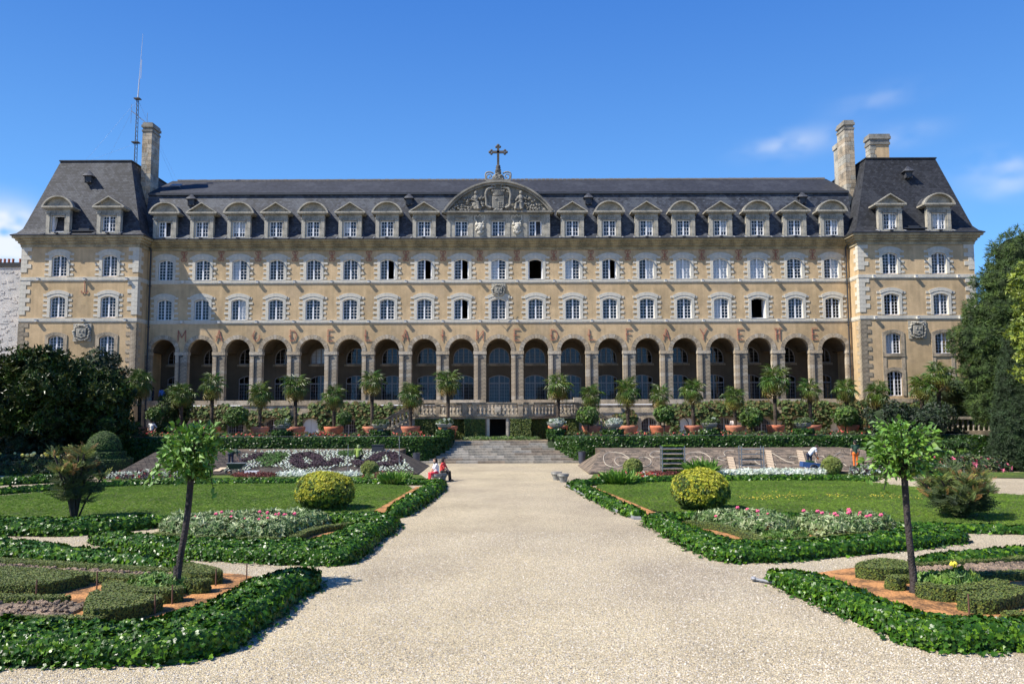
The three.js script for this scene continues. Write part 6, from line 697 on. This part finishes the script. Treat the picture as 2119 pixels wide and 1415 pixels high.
// ---------------------------------------------------------------- garden furniture and tools
const seatGeo = muv(merge([lathe([[.19, .0], [.21, .16], [.27, .28], [.29, .32]], 14), lathe([[0, .32], [.3, .32], [.32, .34], [.32, .42], [.3, .44], [0, .44]], 16)]));
const seatP = [[-4.22, -44.6, 'with the woman sitting on it'], [-3.95, -45.25, 'right behind the seated woman'], [2.8, -44.4, 'on the gravel right of the walk, nearer of the pair'], [2.5, -45.7, 'on the gravel right of the walk, farther of the pair']];
seatP.forEach(([x, z, w]) => { const t = thing('stone_stool', `low round stone stool ${w}`, 'stool', x, 0, z, 'stone stools'); mesh('seat_drum', seatGeo, M.urn, t); mesh('seat_cap', muv(new THREE.CylinderGeometry(.33, .32, .03, 18).translate(0, .455, 0)), M.step3, t); });
[[-7.0, -58.6, 'left'], [5.15, -59.5, 'right']].forEach(([x, z, w]) => { const t = thing('litter_bin', `dark cylindrical litter bin beside the ${w} end of the steps`, 'bin', x, 0, z, 'litter bins'); mesh('bin_body', lathe([[.22, 0], [.25, .1], [.27, .85], [.24, .86], [.22, .15]], 16), std(L(.05, .055, .075), .5), t); mesh('bin_rim', new THREE.TorusGeometry(.265, .02, 6, 20).rotateX(Math.PI / 2).translate(0, .86, 0), M.pipe, t); });
function trolley(label, x, z, full) {
  const t = thing('plant_trolley', label, 'trolley', x, 0, z, 'plant trolleys'), w = 1.36, d = .55, H = full ? 1.62 : 1.58, n = 6; for (const sx of [-1, 1]) for (const sz of [-1, 1]) { mesh('post', bx(sx * w / 2 - .025, sx * w / 2 + .025, .1, H + (full ? .15 : .12), sz * d / 2 - .02, sz * d / 2 + .02), M.steel, t); mesh('wheel', new THREE.CylinderGeometry(.06, .06, .04, 12).rotateZ(Math.PI / 2).translate(sx * (w / 2 - .08), .06, sz * d / 2 * .8), M.pipe, t); }
  for (let k = 0; k < (full ? n : 5); k++) { const y = full ? .14 + k * .295 : [.18, .5, .84, 1.2, 1.5][k]; mesh('shelf', bx(-w / 2, w / 2, y, y + .03, -d / 2, d / 2), M.steel, t); const r = rng(2100 + k); if (full || k === 1 || k === 2) { mesh('seedling_tray', bx(-w / 2 + .04, (full || k === 2 ? w / 2 : .2) - .04, y + .03, y + .08, -d / 2 + .03, d / 2 - .03), M.pipe, t); const pts = []; for (let q = 0; q < (full ? 230 : 40); q++) pts.push({ p: [(r() - .5) * (full ? w * .92 : w * .6), y + .08, (r() - .5) * d * .9], n: [0, 1, 0], s: full ? .18 : .07, j: .6, c: tint(r, k === 5 && full ? [[.2, .36, .03]] : full ? [[.12, .25, .02], [.08, .19, .018]] : PAL.dark) }); leaves('seedlings', sprigG, M.leaf, pts, t, 2110 + k, false).userData.kind = 'stuff'; } }
}
trolley('grey shelf trolley filled with green seedling trays', 9.72, -48.75, true); trolley('nearly empty grey shelf trolley on the bare bed', 14.75, -49.6, false);
{ // blue cart
  const t = thing('garden_cart', 'blue two-wheeled garden cart before the bare bed', 'cart', 18.5, 0, -49.8), b = std(L(.03, .085, .24), .45); t.rotation.z = -.12;
  mesh('tub', merge([bx(-.65, .65, .34, .38, -.32, .32), bx(-.65, .65, .38, .66, -.32, -.29), bx(-.65, .65, .38, .66, .29, .32), bx(-.66, -.63, .38, .66, -.32, .32), bx(.63, .66, .38, .66, -.32, .32)]), b, t); mesh('handle', merge([bar(.62, .5, .25, 1.2, .72, .25, .018), bar(.62, .5, -.25, 1.2, .72, -.25, .018), bar(1.2, .72, -.25, 1.2, .72, .25, .018)]), M.pipe, t); mesh('leg', merge([bar(.5, .36, .3, .55, .0, .3, .02), bar(.5, .36, -.3, .55, .0, -.3, .02), bar(.55, 0, -.3, .55, 0, .3, .02)]), M.pipe, t); mesh('load', merge([bx(-.35, .05, .5, .78, -.2, .15)]), std(L(.04, .09, .03), .9), t);
  for (const z of [-.37, .37]) { const w = mesh('wheel', new THREE.TorusGeometry(.25, .045, 8, 20).translate(0, .29, z), M.pipe, t); mesh('spokes', merge(Array.from({ length: 6 }, (_, k) => bar(0, .29, z, Math.cos(k * 1.047) * .24, .29 + Math.sin(k * 1.047) * .24, z, .01, .01, 4))), M.steel, w); }
}
{ // wheelbarrow
  const t = thing('wheelbarrow', 'dark green wheelbarrow at the planted carpet bed', 'wheelbarrow', -17.0, 0, -49.6), g = std(L(.022, .04, .035), .5);
  const tub = new THREE.BoxGeometry(1.1, .34, .62, 1, 1, 1), p = tub.attributes.position; for (let i = 0; i < p.count; i++) if (p.getY(i) < 0) { p.setX(i, p.getX(i) * .6 - .08); p.setZ(i, p.getZ(i) * .7); } tub.computeVertexNormals(); mesh('tub', norm(tub).translate(0, .58, 0), g, t); mesh('rim', merge([bar(-.56, .76, -.32, .56, .76, -.32, .018), bar(-.56, .76, .32, .56, .76, .32, .018), bar(.56, .76, -.32, .56, .76, .32, .018), bar(-.56, .76, -.32, -.56, .76, .32, .018)]), M.lead, t); mesh('handles', merge([bar(-.5, .3, .12, 1.0, .72, .26, .02), bar(-.5, .3, -.12, 1.0, .72, -.26, .02)]), M.steel, t); for (const z of [-.22, .22]) mesh('leg', merge([bar(.25, .5, z, .35, 0, z, .018)]), M.steel, t); const w = mesh('wheel', new THREE.TorusGeometry(.16, .055, 8, 18).translate(-.5, .21, 0), M.pipe, t); mesh('rim_disc', new THREE.CylinderGeometry(.12, .12, .05, 14).rotateX(Math.PI / 2).translate(-.5, .21, 0), std(L(.35, .16, .08), .6), w); t.rotation.y = .1;
  tag(mesh('white_crate', merge([bx(-.38, .38, 0, .02, -.25, .25), bx(-.38, .38, .02, .3, .23, .25), bx(-.38, .38, .02, .3, -.25, -.23), bx(-.38, -.36, .02, .3, -.23, .23), bx(.36, .38, .02, .3, -.23, .23)]), M.paint), 'white plastic crate on the grass by the wheelbarrow', 'crate').position.set(-15.8, .04, -48.8);
  const bd = thing('duckboard', 'short pale board walkway beside the wheelbarrow', 'boards', 0, 0, 0, 'duckboards on the bare bed'); for (let k = 0; k < 2; k++) put('board', new THREE.BoxGeometry(.42, .03, .45), std(L(.56, .43, .29), .85), bd, ...bermP(-18.45 + k * .12, .06 + k * .08, .06)).rotation.x = .16;
  const pole = bar(0, 0, 0, 0, 1.9, 0, .02, .018, 5); [[-10.15, .0, -49.6, 'by the worker in the yellow jacket'], [-7.3, .4, -51.8, 'near the right end of the white carpet bed']].forEach(([x, y, z, w]) => tag(mesh('marker_pole', pole, M.steel), 'thin grey pole ' + w, 'pole', 'marker poles').position.set(x, y, z));
  const bxo = thing('black_crate', 'black planting crate at the top of the white carpet bed', 'crate', -9.3, bermY(.95), -55.6); mesh('crate_body', merge([bx(-.4, .4, 0, .5, -.2, .2), bx(-.43, .43, .48, .54, -.23, .23)]), M.pipe, bxo);
}

// ---------------------------------------------------------------- people
const SK = [.50, .30, .21];
function figure(j, col, { hairLen = 0, sleeve = 0, cap } = {}) {
  const B = [], add = (a, b, ra, rb, c) => B.push([a, b, ra, rb, c]), m = (a, b, t = .5) => a.map((q, i) => mix(q, b[i], t));
  add(j.pelvis, m(j.pelvis, j.chest), .135, .13, col.shirt); add(m(j.pelvis, j.chest), j.chest, .13, .145, col.shirt); add(j.chest, j.neck, .13, .06, col.shirt); add(j.shL, j.shR, .075, .075, col.shirt); add(j.chest, j.shL, .11, .07, col.shirt); add(j.chest, j.shR, .11, .07, col.shirt); add(j.neck, j.head, .052, .055, SK); add(j.head, [j.head[0], j.head[1] + .04, j.head[2]], .095, .1, SK);
  add(j.hipL, j.hipR, .12, .12, col.legs);
  for (const s of ['L', 'R']) { add(j['sh' + s], m(j['sh' + s], j['el' + s], .55), .062, .05, col.shirt); add(m(j['sh' + s], j['el' + s], .55), j['el' + s], .048, .042, sleeve ? col.shirt : SK); add(j['el' + s], j['ha' + s], .042, .03, sleeve > 1 ? col.shirt : SK); add(j['ha' + s], m(j['el' + s], j['ha' + s], 1.28), .036, .03, col.hand ?? SK); add(j['hip' + s], j['kn' + s], .09, .065, col.legs); add(j['kn' + s], j['an' + s], .064, .042, col.shin ?? col.legs); add(j['an' + s], j['to' + s], .045, .035, col.shoe); }
  const f = j.face ?? [0, 0, -1], bk = f.map(q => -q); add([j.head[0] + bk[0] * .03, j.head[1] + .07, j.head[2] + bk[2] * .03], [j.head[0] + bk[0] * .06, j.head[1] + .02 - hairLen, j.head[2] + bk[2] * .07], .112, hairLen ? .1 : .085, col.hair); add([j.head[0] + f[0] * .09, j.head[1], j.head[2] + f[2] * .09], [j.head[0] + f[0] * .115, j.head[1] - .02, j.head[2] + f[2] * .115], .016, .02, SK);
  let lo = [1e9, 1e9, 1e9], hi = [-1e9, -1e9, -1e9]; for (const [a, b, ra, rb] of B) for (let k = 0; k < 3; k++) { lo[k] = Math.min(lo[k], a[k] - ra, b[k] - rb); hi[k] = Math.max(hi[k], a[k] + ra, b[k] + rb); }
  const c = lo.map((q, k) => (q + hi[k]) / 2), E = Math.max(...lo.map((q, k) => hi[k] - q)) / 2 * 1.08, N = 84, h = N / 2, mc = new MarchingCubes(N, M.vcol, false, false, 60000); mc.isolation = 0;
  const sd = (px, py, pz, [a, b, ra, rb]) => { const bx0 = b[0] - a[0], by0 = b[1] - a[1], bz0 = b[2] - a[2], t = clamp(((px - a[0]) * bx0 + (py - a[1]) * by0 + (pz - a[2]) * bz0) / (bx0 * bx0 + by0 * by0 + bz0 * bz0 + 1e-9)); return Math.hypot(px - a[0] - bx0 * t, py - a[1] - by0 * t, pz - a[2] - bz0 * t) - mix(ra, rb, t); };
  mc.field.fill(-1); for (let z = 0; z < N; z++) { const pz = c[2] + (z - h) / h * E; if (pz < lo[2] - .05 || pz > hi[2] + .05) continue; for (let y = 0; y < N; y++) { const py = c[1] + (y - h) / h * E; if (py < lo[1] - .05 || py > hi[1] + .05) continue; for (let x = 0; x < N; x++) { const px = c[0] + (x - h) / h * E; if (px < lo[0] - .05 || px > hi[0] + .05) continue; let d = 1; for (const b of B) { const e = sd(px, py, pz, b), k = clamp(.5 + .5 * (d - e) / .03); d = mix(d, e, k) - .03 * k * (1 - k); } mc.field[x + y * N + z * N * N] = -d; } } }
  mc.update(); const n = mc.count, P = new Float32Array(n * 3), Nn = new Float32Array(n * 3), C = new Float32Array(n * 3);
  for (let i = 0; i < n; i++) { const p = [0, 1, 2].map(k => c[k] + mc.positionArray[i * 3 + k] * E); P.set(p, i * 3); Nn.set([0, 1, 2].map(k => mc.normalArray[i * 3 + k]), i * 3); let bd = 9, bc = SK; for (const b of B) { const e = sd(...p, b); if (e < bd) { bd = e; bc = b[4]; } } C.set(bc, i * 3); }
  const g = new THREE.BufferGeometry(); g.setAttribute('position', new THREE.BufferAttribute(P, 3)); g.setAttribute('normal', new THREE.BufferAttribute(Nn, 3)); g.setAttribute('uv', new THREE.BufferAttribute(new Float32Array(n * 2), 2)); g.setAttribute('color', new THREE.BufferAttribute(C, 3)); g.computeVertexNormals();
  const extra = []; for (const s of ['L', 'R']) { const d = m(j['el' + s], j['ha' + s], 1.3).map((q, k) => q - j['ha' + s][k]), e = m(j['el' + s], j['ha' + s], 1.24); for (let k = 0; k < 5; k++) { const o = (k - 2) * .017, q = bar(e[0] + o, e[1], e[2] + o * .5, e[0] + o * 1.3 + d[0] * .7, e[1] + d[1] * (k === 4 ? .4 : .75 + .1 * (k % 2)), e[2] + d[2] * .7 + (k === 4 ? .03 : 0), .011, .008, 5); extra.push(q); } }
  const fx = norm(merge(extra)), cc = new Float32Array(fx.attributes.position.count * 3); for (let i = 0; i < cc.length; i += 3) cc.set(col.hand ?? SK, i); fx.setAttribute('color', new THREE.BufferAttribute(cc, 3)); return mergeGeometries([g, fx], false);
}
const stand = { head: [0, 1.6, 0], neck: [0, 1.46, .01], chest: [0, 1.24, .0], pelvis: [0, .98, 0], shL: [-.19, 1.4, 0], shR: [.19, 1.4, 0], elL: [-.26, 1.13, .02], elR: [.26, 1.13, .02], haL: [-.26, .9, -.06], haR: [.26, .9, -.06], hipL: [-.09, .93, 0], hipR: [.09, .93, 0], knL: [-.1, .5, -.01], knR: [.1, .5, -.01], anL: [-.11, .08, .02], anR: [.11, .08, .02], toL: [-.13, .04, -.16], toR: [.13, .04, -.16] };
const person = (label, geo, x, y, z, ry = 0) => { const t = tag(mesh('person', geo, M.vcol), label, 'person'); t.position.set(x, y, z); t.rotation.y = ry; return t; };
const navy = [.018, .024, .05], black = [.015, .013, .012], hair = [.03, .018, .012];
person('worker in green t-shirt and orange trousers standing on the bare bed, seen from behind', figure(stand, { shirt: [.022, .06, .038], legs: [.85, .19, .03], shoe: black, hair: black }), 21.65, bermY(.1) - .02, -50.7);
person('worker in white t-shirt and dark shorts bending down by the blue cart', figure({ ...stand, head: [.5, 1.36, .02], neck: [.4, 1.33, 0], chest: [.24, 1.2, 0], pelvis: [.02, .95, 0], shL: [.34, 1.3, -.18], shR: [.34, 1.3, .18], elL: [.4, 1.0, -.2], elR: [.4, 1.0, .2], haL: [.5, .76, -.1], haR: [.5, .76, .12], face: [.8, 0, .2] }, { shirt: [.74, .75, .78], legs: navy, shin: SK, shoe: black, hair, hand: [.85, .22, .04] }), 18.65, bermY(.05) - .02, -50.45);
person('worker in dark overalls and cap bent double behind the wheelbarrow', figure({ ...stand, head: [.55, .98, .05], neck: [.48, 1.06, 0], chest: [.3, 1.12, 0], pelvis: [0, 1.0, 0], shL: [.42, 1.08, -.18], shR: [.42, 1.08, .18], elL: [.48, .8, -.2], elR: [.48, .8, .2], haL: [.55, .56, -.1], haR: [.55, .56, .12], face: [.8, 0, .2] }, { shirt: [.035, .055, .04], legs: navy, shoe: [.6, .12, .03], hair: [.06, .085, .05] }, { sleeve: 1 }), -17.95, bermY(.18) - .02, -51.2);
const crouch = { head: [0, 1.0, -.2], neck: [0, .9, -.14], chest: [0, .72, -.08], pelvis: [0, .42, .06], shL: [-.18, .86, -.12], shR: [.18, .86, -.12], elL: [-.25, .62, -.3], elR: [.25, .62, -.3], haL: [-.12, .42, -.45], haR: [.12, .42, -.45], hipL: [-.1, .38, .06], hipR: [.1, .38, .06], knL: [-.18, .46, -.32], knR: [.18, .46, -.32], anL: [-.14, .1, 0], anR: [.14, .1, 0], toL: [-.15, .04, -.16], toR: [.15, .04, -.16] };
person('worker in yellow-green jacket crouching in the white and purple carpet bed', figure(crouch, { shirt: [.2, .28, .05], legs: black, shoe: black, hair: [.22, .27, .12] }, { sleeve: 2 }), -10.1, bermY(.42), -52.5);
const seated = { head: [-.1, 1.18, .02], neck: [-.06, 1.04, .02], chest: [-.02, .84, 0], pelvis: [0, .58, 0], shL: [-.06, .98, -.17], shR: [-.06, .98, .17], elL: [-.18, .76, -.2], elR: [-.2, .76, .2], haL: [-.32, .62, -.06], haR: [-.32, .62, .1], hipL: [-.03, .53, -.09], hipR: [-.03, .53, .09], knL: [-.4, .52, -.05], knR: [-.38, .52, .2], anL: [-.44, .08, -.04], anR: [-.44, .08, .22], toL: [-.6, .04, -.02], toR: [-.58, .04, .26], face: [-.95, 0, .2] };
person('woman in white blouse and red trousers sitting on a stone stool', figure(seated, { shirt: [.72, .68, .72], legs: [.72, .05, .07], shoe: [.5, .4, .4], hair }, { hairLen: .22, sleeve: 1 }), -4.2, -.02, -44.6, .35);
person('companion in red top sitting behind the woman in white', figure(seated, { shirt: [.6, .05, .05], legs: black, shoe: black, hair: black }, { hairLen: .05, sleeve: 1 }), -3.95, -.02, -45.25, 2.9);
person('man in white shirt standing on the terrace beside the first palm at the left', figure({ ...stand, elL: [-.34, 1.18, .1], elR: [.34, 1.18, .1], face: [0, 0, 1] }, { shirt: [.74, .73, .72], legs: navy, shoe: black, hair }, { sleeve: 1 }), -29.0, 1.5, -64.4, 3.1);
person('person in blue shirt standing in the shaded arcade at the left', figure(stand, { shirt: [.10, .22, .55], legs: navy, shoe: black, hair }, { sleeve: 2 }), -34.2, 4.5, -77.9, .5);
person('person in dark clothes beside the one in blue in the arcade', figure(stand, { shirt: [.06, .05, .06], legs: navy, shoe: black, hair }, { sleeve: 2 }), -35.2, 4.5, -78.1, 2.4);
person('person in pale shirt half hidden by a terracotta pot right of the perron', figure({ ...stand, face: [0, 0, 1] }, { shirt: [.7, .6, .55], legs: navy, shoe: black, hair }, { sleeve: 1 }), 18.5, 1.5, -67, 3.0);
renderer.render(scene, camera);
